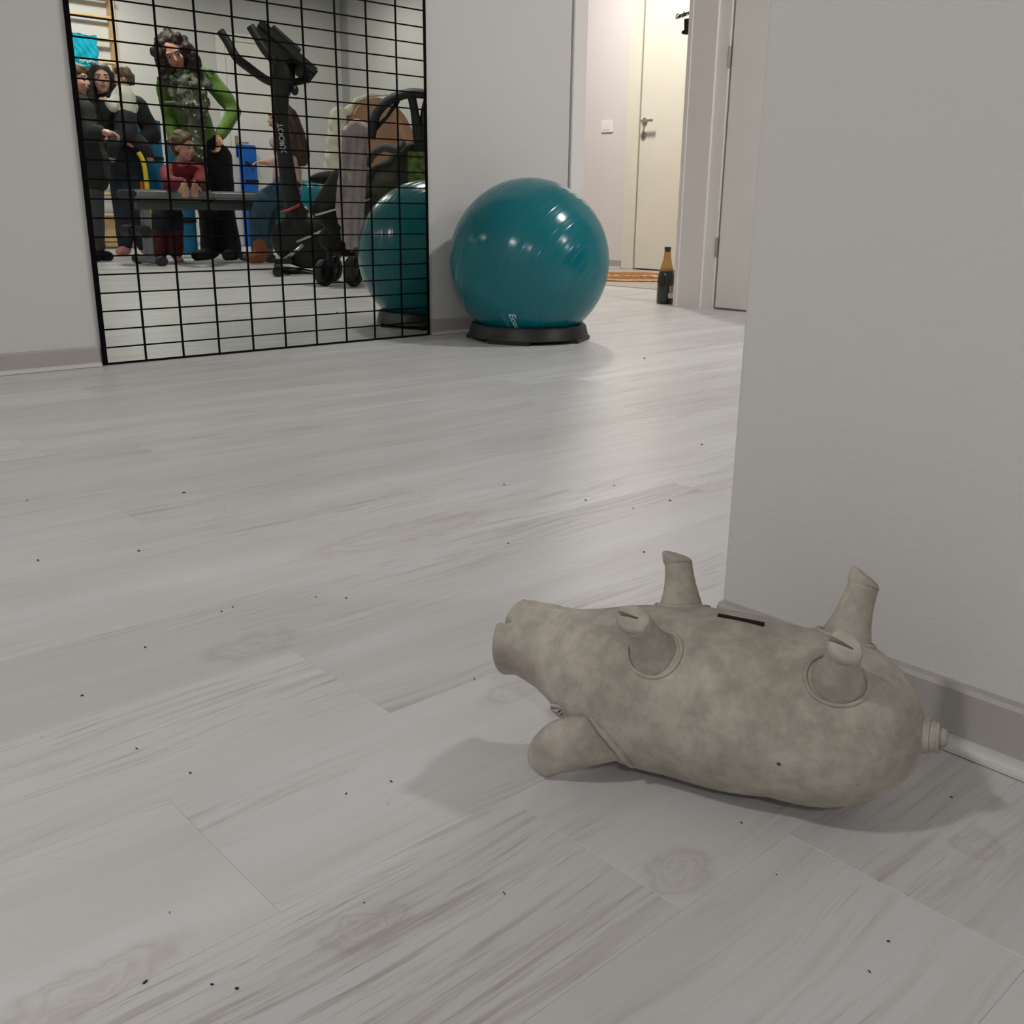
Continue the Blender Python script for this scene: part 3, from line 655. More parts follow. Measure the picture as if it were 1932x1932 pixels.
eb = ring_ball('exercise_ball', BC, BR, bax, teal_m, 'glossy teal exercise ball in a black ring stand beside the mirror', None, 220, 420)
# print on the lower front of the ball, running downwards
tocam = unit(np.array([0, 0, .435])-BC); rgt = _r2
def print_on(word, size, m, a0, b0, off):
    v, f = text_vf(word, size, 0.0, 0.0, off, 1.0); out = []
    for p in v:                      # text x runs down the ball, text y runs to the right
        la = a0+p[0]/BR; lo = b0+p[1]/BR+p[0]/BR*.18
        d = unit(math.cos(la)*(math.cos(lo)*unit(tocam-PZ*tocam[2])+math.sin(lo)*rgt)-math.sin(la)*PZ); out.append(BC+d*(BR+.0012))
    return M('print', (out, f), m, eb)
p1 = print_on('Ecor', .040, print_m, R(34.5), R(-17.0), .0008); p1.name = 'lettering'
p2 = print_on('balance', .040, print2_m, R(33.5), R(-25.0), -.0002); p2.name = 'lettering'
# stand: an octagonal plastic ring with short feet
sd = thing('ball_stand', (BC[0], BC[1], 0), 'black plastic ring stand under the teal ball', 'stand')
oct_o = []
for kk in range(8):
    a = R(45*kk+6)
    for da, q in ((-9, 1.0), (0, .985), (9, 1.0)): oct_o.append((a+R(da), q))
ro, ri = .2040, .156
def ringv(z, sc, inner=None): return [tuple(BC*[1, 1, 0]+np.array([math.cos(a), math.sin(a), 0])*(inner if inner else ro*q*sc)+PZ*z) for a, q in oct_o]
nn = len(oct_o); lv = [ringv(.012, 1.03), ringv(.014, 1.035), ringv(.050, .99), ringv(.056, .97), ringv(.056, 1, .186), ringv(.030, 1, ri), ringv(.012, 1, ri)]
V = [p for l in lv for p in l]; Fc = [(i*nn+j, i*nn+(j+1) % nn, ((i+1) % len(lv))*nn+(j+1) % nn, ((i+1) % len(lv))*nn+j) for i in range(len(lv)) for j in range(nn)]
M('ring', (V, Fc), plast_m, sd, smooth=True, auto=25)
for kk in range(4):
    a = R(90*kk+28); c = BC*[1, 1, 0]+np.array([math.cos(a), math.sin(a), 0])*.168; u = np.array([-math.sin(a), math.cos(a), 0])
    M('foot', obox(c+PZ*.0075, u, np.array([math.cos(a), math.sin(a), 0]), PZ, .075, .036, .0072, .002), plast_m, sd)

# ------------------------------------------------------------------ mirror with a black measuring grid
MX0, MX1, MT = 1.0261, 2.1672, 2.05
mr = thing('wall_mirror', ((MX0+MX1)/2, YM, 0), 'tall wall mirror with a black measuring grid down to the floor', 'mirror')
M('glass', box(MX0-.008, MX1+.005, YM, WY-.0003, .003, MT), mirror_m, mr)
M('edge_strip', bbox(MX0-.012, MX0+.003, YM-.0025, YM-.0002, .003, MT, .0004), black_m, mr)
M('edge_strip', bbox(MX1-.003, MX1+.006, YM-.0025, YM-.0002, .003, MT, .0004), black_m, mr)
M('edge_strip', bbox(MX0-.012, MX1+.006, YM-.0020, YM-.0002, .001, .0065, .0004), black_m, mr)
gl = None
for i in range(1, 10):
    x = MX0+i*.11411
    if gl is None: gl = M('grid_line', box(x-.0031, x+.0031, YM-.0010, YM-.0001, .004, MT), black_m, mr)
    else:
        o = gl.copy(); COL.objects.link(o); o.location.x += (i-1)*.11411
gl = None
for j in range(40):
    z = .04895+j*.05
    if gl is None: gl = M('grid_line', box(MX0-.008, MX1, YM-.0012, YM-.0001, z-.0021, z+.0021), black_m, mr)
    else:
        o = gl.copy(); COL.objects.link(o); o.location.z += j*.05

# ------------------------------------------------------------------ bottle, mat
bp_ = np.array([3.857, 3.150, 0.0]); bh = 1.0
bt = thing('champagne_bottle', bp_, 'dark champagne bottle with gold neck foil standing behind the door jamb', 'bottle')
bprof = [(0, .004), (.03, .001), (.0405, .003), (.0425, .010), (.0427, .115), (.0405, .135), (.0340, .158), (.0255, .182), (.0195, .206), (.0160, .232), (.0148, .250), (.0148, .2565), (.0165, .2575), (.0168, .265), (.0150, .268), (.0105, .268), (.0105, .262), (0, .262)]
M('glass', lathe(bprof, bp_, PZ, 48), bottle_m, bt, smooth=True, auto=50)
fo = [(.0348, .1560), (.0350, .1555), (.0262, .182), (.0202, .206), (.0167, .232), (.0158, .2445)]
M('neck_foil', lathe(fo, bp_, PZ, 48), gold_m, bt, smooth=True)
lb = []
def patch(z0, z1, a0, a1, r, n=14):
    V = [tuple(bp_+np.array([math.cos(a)*r, math.sin(a)*r, z])) for z in (z0, z1) for a in np.linspace(a0, a1, n)]
    return V, [(i, i+1, n+i+1, n+i) for i in range(n-1)]
ac = math.atan2(-bp_[1], -bp_[0])
M('label', patch(.052, .088, ac+R(22), ac+R(110), .0431), label_m, bt, smooth=True)
M('label', patch(.028, .052, ac+R(18), ac+R(110), .0431), paper_m, bt, smooth=True)
b2 = thing('white_bottle', (4.02, 3.17, 0), 'slim white bottle with dark cap hidden behind the champagne bottle', 'bottle')
M('body', lathe([(0, 0), (.028, 0), (.030, .01), (.030, .13), (.012, .16), (.010, .185), (0, .185)], (4.02, 3.17, 0), PZ, 32), paper_m, b2, smooth=True, auto=50)
M('cap', lathe([(0, .182), (.0125, .182), (.0125, .208), (0, .208)], (4.02, 3.17, 0), PZ, 24), plast_m, b2, smooth=True, auto=40)
mc = np.array([5.16, 4.52])
dm = thing('door_mat', (mc[0], mc[1], 0), 'round orange brown woven coir mat in front of the cream door', 'mat')
M('base', lathe([(0, .001), (.40, .001), (.405, .007), (.40, .013), (0, .013)], (mc[0], mc[1], 0), PZ, 64), coir_m, dm, smooth=True, auto=40)
for k_ in range(1, 6):
    a = np.linspace(0, 2*math.pi, 65); q = .068*k_+.012*np.sin(6*a+k_)
    M('woven_ring', tube([(mc[0]+x*math.cos(t), mc[1]+x*math.sin(t), .013) for x, t in zip(q, a)], .0055, 6, cap=False), coird_m, dm, smooth=True)

# crumbs of dirt on the floor
dv = []
for x, y, r in ((400, 1858, .0009), (447, 1866, .0012), (320, 1722, .0008), (951, 915, .0022), (951, 1686, .0012), (687, 1704, .0010), (1795, 1505, .0012), (1399, 1553, .001), (1465, 1651, .0008), (1676, 1777, .0011), (1640, 1834, .0011), (155, 1313, .0013), (258, 1413, .0010), (79, 1391, .001), (274, 1854, .0013), (359, 1459, .0012), (1216, 677, .004), (1159, 916, .0012), (1105, 944, .0015), (1264, 945, .0016), (1195, 960, .0014), (1324, 839, .0016), (959, 1026, .0013), (1215, 1042, .0014), (51, 945, .002), (347, 930, .002), (355, 884, .002), (423, 955, .002), (262, 1040, .002), (72, 1058, .002), (274, 1222, .0016), (418, 1154, .0014), (439, 1146, .0014), (653, 1129, .0014), (596, 1127, .0014), (738, 1475, .0012), (653, 1498, .001), (1116, 1290, .0012), (895, 1282, .0014), (732, 1517, .001)):
    p = on_floor(x, y); b_ = ball((p[0], p[1], r*.45), (r*rng.uniform(.8, 1.6), r*rng.uniform(.6, 1), r*.5), 7, 5, (unit([rng.uniform(-1, 1), rng.uniform(-1, 1), 0]), unit([.3, .7, 0]), PZ)); dv.append(b_)
cr_ = M('floor_crumbs', cat(*dv), mat('crumb_brown', (44, 36, 28), .9)); tag(cr_, 'tiny dark crumbs of dirt scattered over the plank floor', 'crumbs', None, 'stuff')

# ================================================================== what the mirror shows: the rest of the room
# ------------------------------------------------------------------ rear wall: door, wall bars, mats
def rear(x, y, off=0.0):     # a point on the plane `off` metres in front of the rear wall, from where it shows in the mirror
    d = ray(x, y); yv = 2*YM-(REAR_Y+off); return flip(np.array([0, 0, CAM_H])+d*(yv/d[1]))
da, db = rear(437, 300)[0], rear(524, 300)[0]
struct('trim_6', bbox(rear(421, 300)[0], da, REAR_Y, REAR_Y+.014, .001, 2.12, .003), white_m)
struct('trim_7', bbox(db, rear(536, 300)[0], REAR_Y, REAR_Y+.014, .001, 2.12, .003), white_m)
struct('trim_8', bbox(rear(421, 300)[0], rear(536, 300)[0], REAR_Y, REAR_Y+.014, 2.121, 2.20, .003), white_m)
d3 = struct('door_3', bbox(da+.004, db-.004, REAR_Y+.0005, REAR_Y+.010, .008, 2.115, .002), white_m)
hz_ = rear(452, 215)
M('handle_plate', bbox(da+.05, da+.085, REAR_Y+.0105, REAR_Y+.018, .95, 1.17, .002), steel_m, d3)
M('door_handle', tube([(da+.067, REAR_Y+.016, 1.10), (da+.067, REAR_Y+.06, 1.10), (da+.18, REAR_Y+.062, 1.10)], .009, 10), steel_m, d3, smooth=True, auto=40)
# a pier at the right of the rear wall
px_ = rear(692, 100)[0]
struct('wall_pier', box(px_, X_R, REAR_Y, REAR_Y+.16, 0, CEIL), wall_m)

wb_x1 = rear(215, 60, .06)[0]; wb_x0 = wb_x1-1.0
wb = thing('wall_bars', ((wb_x0+wb_x1)/2, REAR_Y, 0), 'beech gymnastic wall bars fixed to the rear wall', 'wall bars')
for x in (wb_x0, wb_x1-.035): M('upright', bbox(x, x+.035, REAR_Y+.001, REAR_Y+.13, .02, 2.45, .003), pine_m, wb)
for z in np.arange(.33, 2.4, .205):
    M('rung', tube([(wb_x0+.03, REAR_Y+.085, z), (wb_x1-.03, REAR_Y+.085, z)], .019, 14, flat=.8), pine_m, wb, smooth=True, auto=60)
M('rung', tube([(wb_x0+.0, REAR_Y+.155, 2.36), (wb_x1-.0, REAR_Y+.155, 2.36)], .019, 14), pine_m, wb, smooth=True, auto=60)
M('bottom_board', bbox(wb_x0+.035, wb_x1-.035, REAR_Y+.03, REAR_Y+.055, .07, .29, .003), pine_m, wb)
M('foot_rail', bbox(wb_x0+.035, wb_x1-.035, REAR_Y+.06, REAR_Y+.10, .02, .06, .003), pine_m, wb)
# towel over a rung
ta, tb = rear(134, 60, .1), rear(181, 66, .1); tz0 = rear(160, 126, .12)[2]; tz1 = .33+.205*round((ta[2]-.33)/.205)+.024
x0, x1 = ta[0], tb[0]; V = []; nu, nv = 24, 30
for side in (0, 1):
    for j in range(nv+1):
        z = tz1-(tz1-tz0-(.25 if side else 0))*(j/nv)**1.0
        for i in range(nu+1):
            u = i/nu; y = REAR_Y+.110+.010*math.sin(u*9+j*.35)*(j/nv)+.006*math.sin(u*23-j*.6)+(.0 if not side else -.052); V.append((x0+(x1-x0)*u+.006*math.sin(j*.5), y, z+.006*math.sin(u*7)))
w_ = nu+1; Fc = []
for side in (0, 1):
    b_ = side*(nv+1)*w_
    for j in range(nv):
        for i in range(nu): Fc.append((b_+j*w_+i, b_+j*w_+i+1, b_+(j+1)*w_+i+1, b_+(j+1)*w_+i))
for i in range(nu): Fc.append((i, i+1, (nv+1)*w_+i+1, (nv+1)*w_+i))
tw = M('towel', (V, Fc), turq_m, None, smooth=True); tag(tw, 'turquoise towel hung over a rung of the wall bars', 'towel')
sl = tw.modifiers.new('thick', 'SOLIDIFY'); sl.thickness = .004
for i in range(6):
    u = .30+.085*i; zz = tz0+.055+.008*math.sin(i*2.1)
    M('print_mark', tube([(x0+(x1-x0)*u, REAR_Y+.129, zz-.012), (x0+(x1-x0)*(u+.035), REAR_Y+.130, zz+.010), (x0+(x1-x0)*(u+.06), REAR_Y+.129, zz-.010)], .005, 6), paper_m, tw)

def rolled_mat(px, py, r, h, m, label):
    s = Spot(px, py); c = flip(s.b); t = thing('rolled_mat', (c[0], c[1], 0), label, 'exercise mat')
    sp = [(c[0]+(r*(1-.62*a/18))*math.cos(a), c[1]+(r*(1-.62*a/18))*math.sin(a)) for a in np.linspace(0, 18, 90)]
    th = r*.10; V = []; n = len(sp)
    for z in (0.0, h):
        for q in (1.0, 1-.10):
            V += [(c[0]+(x-c[0])*q, c[1]+(y-c[1])*q, z) for x, y in sp]
    Fc = []
    for i in range(n-1): Fc += [(i, i+1, 2*n+i+1, 2*n+i), (n+i+1, n+i, 3*n+i, 3*n+i+1), (2*n+i, 2*n+i+1, 3*n+i+1, 3*n+i), (i+1, i, n+i, n+i+1)]
    Fc += [(0, 2*n, 3*n, n), (n-1, 2*n-1, 4*n-1, 3*n-1)]
    M('roll', (V, Fc), m, t, smooth=True, auto=50)
    for z in (h*.3, h*.72): M('strap', lathe([(r+.001, z-.014), (r+.004, z-.014), (r+.004, z+.014), (r+.001, z+.014), (r+.001, z-.014)], (c[0], c[1], 0), PZ, 32), blackc_m, t)
    return t
rolled_mat(352, 478, .11, .98, matblue_m, 'rolled blue exercise mat standing behind the boy')
rolled_mat(406, 478, .115, .70, matblue_m, 'short rolled blue mat behind the legs of the woman in green')
rolled_mat(297, 476, .13, 1.18, matblue_m, 'tall rolled blue mat standing between mother and boy')
# bright blue folding mat leaning on the rear wall by the door
a_, b_ = rear(464, 372, .14), rear(488, 372, .14)
bm_ = thing('folding_mat', ((a_[0]+b_[0])/2, REAR_Y+.1, 0), 'bright blue folding mat standing against the rear door', 'exercise mat')
ztop = rear(476, 273, .14)[2]
for i in range(3): M('fold', bbox(a_[0], b_[0], REAR_Y+.03+.042*i, REAR_Y+.070+.042*i, .001, ztop-.004*i, .008), matblue2_m, bm_)
M('handle', tube([(a_[0]+.02, REAR_Y+.155, ztop*.83), (a_[0]+.05, REAR_Y+.20, ztop*.80), (b_[0]-.05, REAR_Y+.20, ztop*.80), (b_[0]-.02, REAR_Y+.155, ztop*.83)], .014, 10, sm=5), blackc_m, bm_, smooth=True)
M('strap', bbox(a_[0]-.003, b_[0]+.003, REAR_Y+.155, REAR_Y+.159, ztop*.62, ztop*.66, .001), blackc_m, bm_)
M('white_label', bbox((a_[0]+b_[0])/2-.06, (a_[0]+b_[0])/2+.06, REAR_Y+.1555, REAR_Y+.158, ztop*.42, ztop*.52, .001), paper_m, bm_)

# coloured sticks leaning behind the bench
def stick(name, p0, p1, bend, m, label):
    s = Spot(*p0); a = flip(s.b); pts = [a+PZ*.008]+[s(x, y) for x, y in bend]+[s(*p1)]
    o = M(name, tube(pts, .019, 12, sm=6), m, None, smooth=True, auto=60); tag(o, label, 'stick', 'plastic sticks behind the bench'); return o
stick('plastic_stick', (289, 486), (261, 287), [(284, 430), (276, 340), (270, 305)], yellow_m, 'yellow plastic stick with hooked top behind the bench')
stick('plastic_stick', (283, 485), (268, 340), [(280, 440), (274, 390)], orange_m, 'orange plastic stick beside the yellow stick behind the bench')

# second ball at the back
s_ = Spot(577, 480); c_ = flip(s_.b); c_[2] = .337
ring_ball('exercise_ball', c_, .335, (.2, .5, .85), teal_m, 'teal exercise ball on the floor behind the exercise bike', None, 96, 120)

# ------------------------------------------------------------------ bench
sb = Spot(262, 500); A_ = sb(240, 365); bz = A_[2]
bx0 = A_[0]; by = flip(sb.b)[1]; bx1 = bx0+1.28; zt = sb(262, 357)[2]
be = thing('exercise_bench', ((bx0+bx1)/2, by, 0), 'grey padded exercise bench with foam rollers', 'bench')
M('seat_pad', bbox(bx0+.02, bx0+.62, by-.13, by+.13, zt-.065, zt, .018, 3), benchpad_m, be, smooth=True, auto=50)
M('back_pad', bbox(bx0+.63, bx1, by-.13, by+.13, zt-.068, zt-.004, .018, 3), benchpad_m, be, smooth=True, auto=50)
M('main_beam', bbox(bx0+.05, bx1-.05, by-.03, by+.03, zt-.145, zt-.085, .006), benchfr_m, be)
M('pad_bracket', bbox(bx0+.10, bx0+.55, by-.06, by+.06, zt-.0845, zt-.0655, .004), benchfr_m, be)
M('pad_bracket', bbox(bx0+.70, bx1-.10, by-.06, by+.06, zt-.0845, zt-.0695, .004), benchfr_m, be)
M('leg', bbox(bx0+.085, bx0+.145, by-.03, by+.03, .05, zt-.1455, .006), benchpad_m, be)
M('leg', bbox(bx1-.30, bx1-.24, by-.03, by+.03, .05, zt-.1455, .006), benchfr_m, be)
for x in (bx0+.115, bx1-.27):
    f_ = M('foot_tube', tube([(x, by-.22, .035), (x, by+.22, .035)], .026, 16), benchpad_m, be, smooth=True, auto=50)
    for sg in (-1, 1): M('end_cap', tube([(x, by+sg*.19, .036), (x, by+sg*.255, .036)], .035, 16), rubber_m, f_, smooth=True, auto=50)
for z in (.245,):
    for sg in (-1, 1):
        fr = M('foam_roller', tube([(bx0+.03, by+sg*.035, z), (bx0+.03, by+sg*.20, z)], .045, 20), rubber_m, be, smooth=True, auto=50)
    M('roller_bar', tube([(bx0+.03, by-.034, z), (bx0+.03, by+.034, z)], .012, 10), steel_m, be, smooth=True, auto=50)
    M('roller_arm', bbox(bx0+.02, bx0+.10, by-.012, by+.012, z-.012, z+.012, .003), benchfr_m, be)
M('end_roller', tube([(bx0-.015, by-.11, zt-.035), (bx0-.015, by+.11, zt-.035)], .032, 18), rubber_m, be, smooth=True, auto=50)

# ------------------------------------------------------------------ exercise bike with console
se = Spot(548, 517); P = lambda x, y, dd=0.0: se(x, y, dd)
g0 = flip(se.b); eb0 = thing('exercise_bike', (g0[0], g0[1], 0), 'black upright exercise bike with console and raised handles', 'exercise bike')
M('column', tube([P(566, 445), P(556, 400), P(543, 330), P(531, 240), P(530, 180), P(531, 165)], [.075, .070, .062, .058, .060, .066], 16, sm=6, flat=.8), plast_m, eb0, smooth=True, auto=60)
M('column_collar', tube([P(531, 178), P(534, 150), P(534, 118)], [.062, .088, .085], 16, sm=4, flat=.8), plast_m, eb0, smooth=True, auto=60)
con = M('console', obox(P(538, 100), se.dir(.72, -.62, .2), se.dir(.15, .1, 1), se.dir(.6, .75, 0), .225, .135, .028, .012), plast_m, eb0, smooth=True, auto=45)
M('screen_bezel', obox(P(531, 88)+se.dir(.6, .75, 0)*.030, se.dir(.72, -.62, .2), se.dir(.15, .1, 1), se.dir(.6, .75, 0), .11, .11, .012, .005), rubber_m, con)
for dd, pts in ((.14, [(533, 160), (505, 152), (470, 128), (446, 108), (430, 80), (415, 58)]), (-.06, [(540, 142), (520, 118), (500, 95), (486, 72), (472, 49)])):
    h_ = M('handle', tube([P(x, y, dd*min(1, i/2)) for i, (x, y) in enumerate(pts)], [.024, .026, .028, .028, .027, .026], 14, sm=5) if len(pts) == 6 else tube([P(x, y, dd*min(1, i/2)) for i, (x, y) in enumerate(pts)], .027, 14, sm=5), rubber_m, eb0, smooth=True, auto=60)
M('hand_rail', tube([P(545, 158), P(562, 154), P(575, 150), P(574, 138), P(560, 122), P(548, 112)], .022, 12, sm=5), plast_m, eb0, smooth=True, auto=60)
M('tension_knob', ball(P(556, 170, -.05), (.024, .024, .032)), plast_m, eb0, smooth=True)
M('knob_stem', tube([P(545, 168), P(556, 170, -.05)], .006, 8), steel_m, eb0, smooth=True)
hc = P(585, 452); hu = se.dir(1, 0, 0); hv_ = se.dir(0, 0, 1)
M('flywheel_cover', melt([ball(hc, (.26, .075, .19), 24, 16, (hu, hv_, PZ)), cap2(P(566, 415), .07, P(610, 470), .08), cap2(P(556, 395), .07, P(575, 440), .08)], .012, 4), plast_m, eb0, smooth=True)
M('cover_trim', tube([P(528, 402, -.09), P(545, 397, -.10), P(566, 386, -.09)], .010, 8, sm=4), mat('red_trim', (150, 40, 52), .4), eb0, smooth=True)
M('base_rail', tube([P(522, 508), P(560, 512), P(605, 520)], .026, 12), plast_m, eb0, smooth=True, auto=60)
for (x, y) in ((524, 506), (606, 519)):
    q = P(x, y); q[2] = .032; bar = M('stabilizer', tube([q-hv_*.24, q+hv_*.24], .028, 14), plast_m, eb0, smooth=True, auto=60)
    for sg in (-1, 1): M('end_cap', tube([q+hv_*sg*.235, q+hv_*sg*.285], .031, 14), rubber_m, bar, smooth=True, auto=60)
cpos = P(572, 462, -.10)
cw_ = M('crank', tube([cpos, cpos+se.dir(-.8, -.6, 0)*.17], .014, 10), steel_m, eb0, smooth=True)
M('pedal', obox(cpos+se.dir(-.8, -.6, 0)*.17-hv_*-.05, hu, hv_, PZ, .06, .05, .014, .006), rubber_m, cw_, smooth=True, auto=40)
seatp = M('seat_post', tube([P(596, 440), P(618, 372), P(628, 345)], [.05, .042, .036], 14), plast_m, eb0, smooth=True, auto=60)
M('saddle', melt([ball(P(632, 336), (.16, .10, .045), 20, 12, (hu, hv_, PZ)), ball(P(615, 338), (.12, .05, .035), 16, 10, (hu, hv_, PZ))], .012, 4), blackc_m, eb0, smooth=True)
# lettering along the column, reading downwards, on the side that faces the mirror
tv, tf = text_vf('TOORX', .135, .001, 0, .002, 1.0); fwd = se.dir(0, 0, 1)
p0_, p1_ = P(527, 232, -.076), P(535, 289, -.135); dn = unit(p1_-p0_); sd_ = unit(np.cross(fwd, dn)); L0 = tv[:, 0].max(); sc_ = np.linalg.norm(p1_-p0_)/L0
pos = np.array([p0_+dn*p[0]*sc_+sd_*(p[1]-.05)*sc_*.9+fwd*(p[2]) for p in tv])
M('lettering', (pos, tf), mat('grey_print', (150, 150, 150), .5), eb0)

# ------------------------------------------------------------------ tub chair with a cream coat, behind the pushchair
sc = Spot(705, 505); P2 = lambda x, y, dd=0.0: sc(x, y, dd); g1 = flip(sc.b)
tcz = P2(715, 183)[2]; chd = thing('tub_chair', (g1[0], g1[1], 0), 'brown leather tub chair with a tall rounded back', 'chair')
u_, v_ = sc.dir(1, 0, 0), sc.dir(0, 0, 1); cc_ = P2(715, 400); cc_[2] = 0
hw = abs((P2(795, 300)-P2(642, 300)) @ u_)/2
V = []; nu, nv = 40, 22
for lay_ in (0, 1):
    for j in range(nv+1):
        t = j/nv
        for i in range(nu+1):
            a = -1.25+2.5*i/nu; hgt = .30+(tcz-.30)*t*(math.cos(a*.92)**.55)
            r = hw*(.92+.10*t)-(.07 if lay_ else 0); V.append(tuple(cc_+u_*r*math.sin(a)*1.0-v_*(r*math.cos(a)*.85-.16)+PZ*hgt))
w_ = nu+1; off = (nv+1)*w_; Fc = []
for j in range(nv):
    for i in range(nu): Fc += [(j*w_+i, j*w_+i+1, (j+1)*w_+i+1, (j+1)*w_+i), (off+j*w_+i+1, off+j*w_+i, off+(j+1)*w_+i, off+(j+1)*w_+i+1)]
for i in range(nu): Fc += [(nv*w_+i, nv*w_+i+1, off+nv*w_+i+1, off+nv*w_+i), (i+1, i, off+i, off+i+1)]
for j in range(nv): Fc += [(j*w_, (j+1)*w_, off+(j+1)*w_, off+j*w_), ((j+1)*w_+nu, j*w_+nu, off+j*w_+nu, off+(j+1)*w_+nu)]
M('back_shell', (V, Fc), leather_m, chd, smooth=True, auto=60)
M('seat_cushion', melt([ball(cc_+PZ*.42, (hw*.85, hw*.80, .09), 24, 12, (u_, v_, PZ))], .02, 2), leather_m, chd, smooth=True)
M('chair_base', lathe([(0, .20), (hw*.7, .22), (hw*.75, .34), (0, .36)], (cc_[0], cc_[1], 0), PZ, 32), leather_m, chd, smooth=True, auto=50)
for a in (R(45), R(135), R(225), R(315)): M('leg', tube([cc_+np.array([math.cos(a), math.sin(a), 0])*hw*.5+PZ*.21, cc_+np.array([math.cos(a), math.sin(a), 0])*hw*.6+PZ*.001], [.022, .014], 10), pine_m, chd, smooth=True)
coat_pts = [(700, 181), (676, 186), (662, 200), (654, 216), (640, 212), (630, 214), (625, 240), (622, 280), (617, 310), (622, 330)]
coat = M('draped_coat', melt([cap2(P2(730, 179, .10), .012, P2(700, 180, .08), .014), cap2(P2(700, 180, .08), .014, P2(672, 189, .06), .020), cap2(P2(672, 189, .06), .020, P2(655, 212, .02), .030),
     cap2(P2(655, 214, .0), .030, P2(640, 213, -.05), .045), cap2(P2(640, 214, -.05), .045, P2(632, 222, -.07), .05), cap2(P2(633, 222, -.07), .050, P2(628, 285, -.07), .052), cap2(P2(628, 285, -.07), .052, P2(626, 318, -.07), .060), cap2(P2(645, 225, -.05), .035, P2(640, 318, -.05), .05), cap2(P2(618, 312, -.07), .02, P2(640, 330, -.07), .03)], .010, 3, .008, 34), creamc_m, None, smooth=True)
tag(coat, 'cream wool coat draped over one side of the tub chair', 'coat')

# ------------------------------------------------------------------ pushchair with a padded jacket
sp_ = Spot(655, 540); P3 = lambda x, y, dd=0.0: sp_(x, y, dd); g2 = flip(sp_.b); u_, v_ = sp_.dir(1, 0, 0), sp_.dir(0, 0, 1)
pc = thing('pushchair', (g2[0], g2[1], 0), 'khaki pushchair with black curved push handle', 'pushchair')
hood = []
for (x, y, r, dd) in ((778, 302, .10, .10), (762, 318, .11, .10), (742, 340, .13, .12), (722, 352, .13, .10), (708, 372, .13, .10), (740, 380, .18, .14), (790, 330, .16, .16), (790, 370, .18, .16), (706, 400, .13, .10), (760, 420, .17, .14)): hood.append(ball(P3(x, y, dd), r))
M('hood', melt(hood, .016, 6, .004, 24), khaki_m, pc, smooth=True)
M('hood_rim', tube([P3(690, 312, -.05), P3(705, 290, -.06), P3(725, 278, -.06), P3(745, 282, -.04), P3(760, 268, 0)], .022, 10, sm=6), greyc_m, pc, smooth=True)
M('pocket_panel', obox(P3(790, 315, -.06), u_, PZ, v_, .06, .08, .006, .003), mat('leaf_print', (86, 104, 44), .8, var=.6, nscale=40), pc)
M('push_handle', tube([P3(700, 262), P3(704, 235), P3(712, 212), P3(728, 194), P3(750, 182), P3(775, 176), P3(805, 178), P3(835, 186)], .026, 14, sm=6), rubber_m, pc, smooth=True, auto=60)
M('handle_strut', tube([P3(703, 250), P3(730, 220), P3(752, 190)], .011, 10), plast_m, pc, smooth=True)
M('side_tube', tube([P3(776, 178), P3(783, 215), P3(790, 262), P3(800, 330)], [.024, .024, .032, .032], 12, sm=4), plast_m, pc, smooth=True)
M('side_tube', tube([P3(808, 182), P3(800, 220), P3(800, 290)], .022, 12, sm=4), plast_m, pc, smooth=True)
for a0_, a1_ in (((700, 395, .05), (560, 456, .15)), ((700, 375, -.06), (594, 406, -.05))):
    M('frame_tube', tube([P3(*a0_), P3((a0_[0]+a1_[0])/2, (a0_[1]+a1_[1])/2+1, (a0_[2]+a1_[2])/2), P3(*a1_)], .0065, 10), steel_m, pc, smooth=True)
M('leg_apron', melt([cap2(P3(640, 335, .05), .05, P3(605, 395, .05), .06), cap2(P3(655, 345, .05), .08, P3(630, 400, .05), .10), cap2(P3(612, 400, .02), .05, P3(640, 430, .02), .07)], .012, 4), blackc_m, pc, smooth=True)
M('basket', melt([ball(P3(665, 452, .12), (.17, .14, .10), 20, 12, (u_, v_, PZ)), ball(P3(640, 450, .12), (.12, .12, .09), 20, 12, (u_, v_, PZ))], .014, 3), blackc_m, pc, smooth=True)
def wheel(px, py, dd, r, axdir):
    c = P3(px, py, dd); c[2] = r+.001
    w = M('wheel', lathe([(r*.62, -.018), (r*.9, -.022), (r, -.012), (r, .012), (r*.9, .022), (r*.62, .018), (r*.62, -.018)], c, axdir, 32), rubber_m, pc, smooth=True, auto=50)
    M('wheel_hub', lathe([(0, -.014), (r*.3, -.016), (r*.61, -.008), (r*.61, .008), (r*.3, .016), (0, .014)], c, axdir, 24), plast_m, w, smooth=True, auto=50); return c
c1_ = wheel(612, 515, 0, .075, sp_.dir(.8, 0, .6)); c2_ = wheel(667, 520, -.05, .085, sp_.dir(.85, 0, .5)); c3_ = wheel(628, 495, .40, .075, sp_.dir(.8, 0, .6)); c4_ = wheel(740, 530, .25, .11, sp_.dir(.75, 0, .65))
for c, (x, y, d_) in ((c1_, (622, 470, .05)), (c2_, (672, 465, .0)), (c3_, (640, 465, .2)), (c4_, (735, 430, .15))): M('wheel_fork', tube([c+PZ*.02, c+PZ*(.06)+u_*.03, P3(x, y, d_)], .016, 10, sm=4), rubber_m, pc, smooth=True)
jf = chain([P3(660, 246, -.12), P3(672, 238, -.13), P3(686, 244, -.12)], [.034, .040, .034])
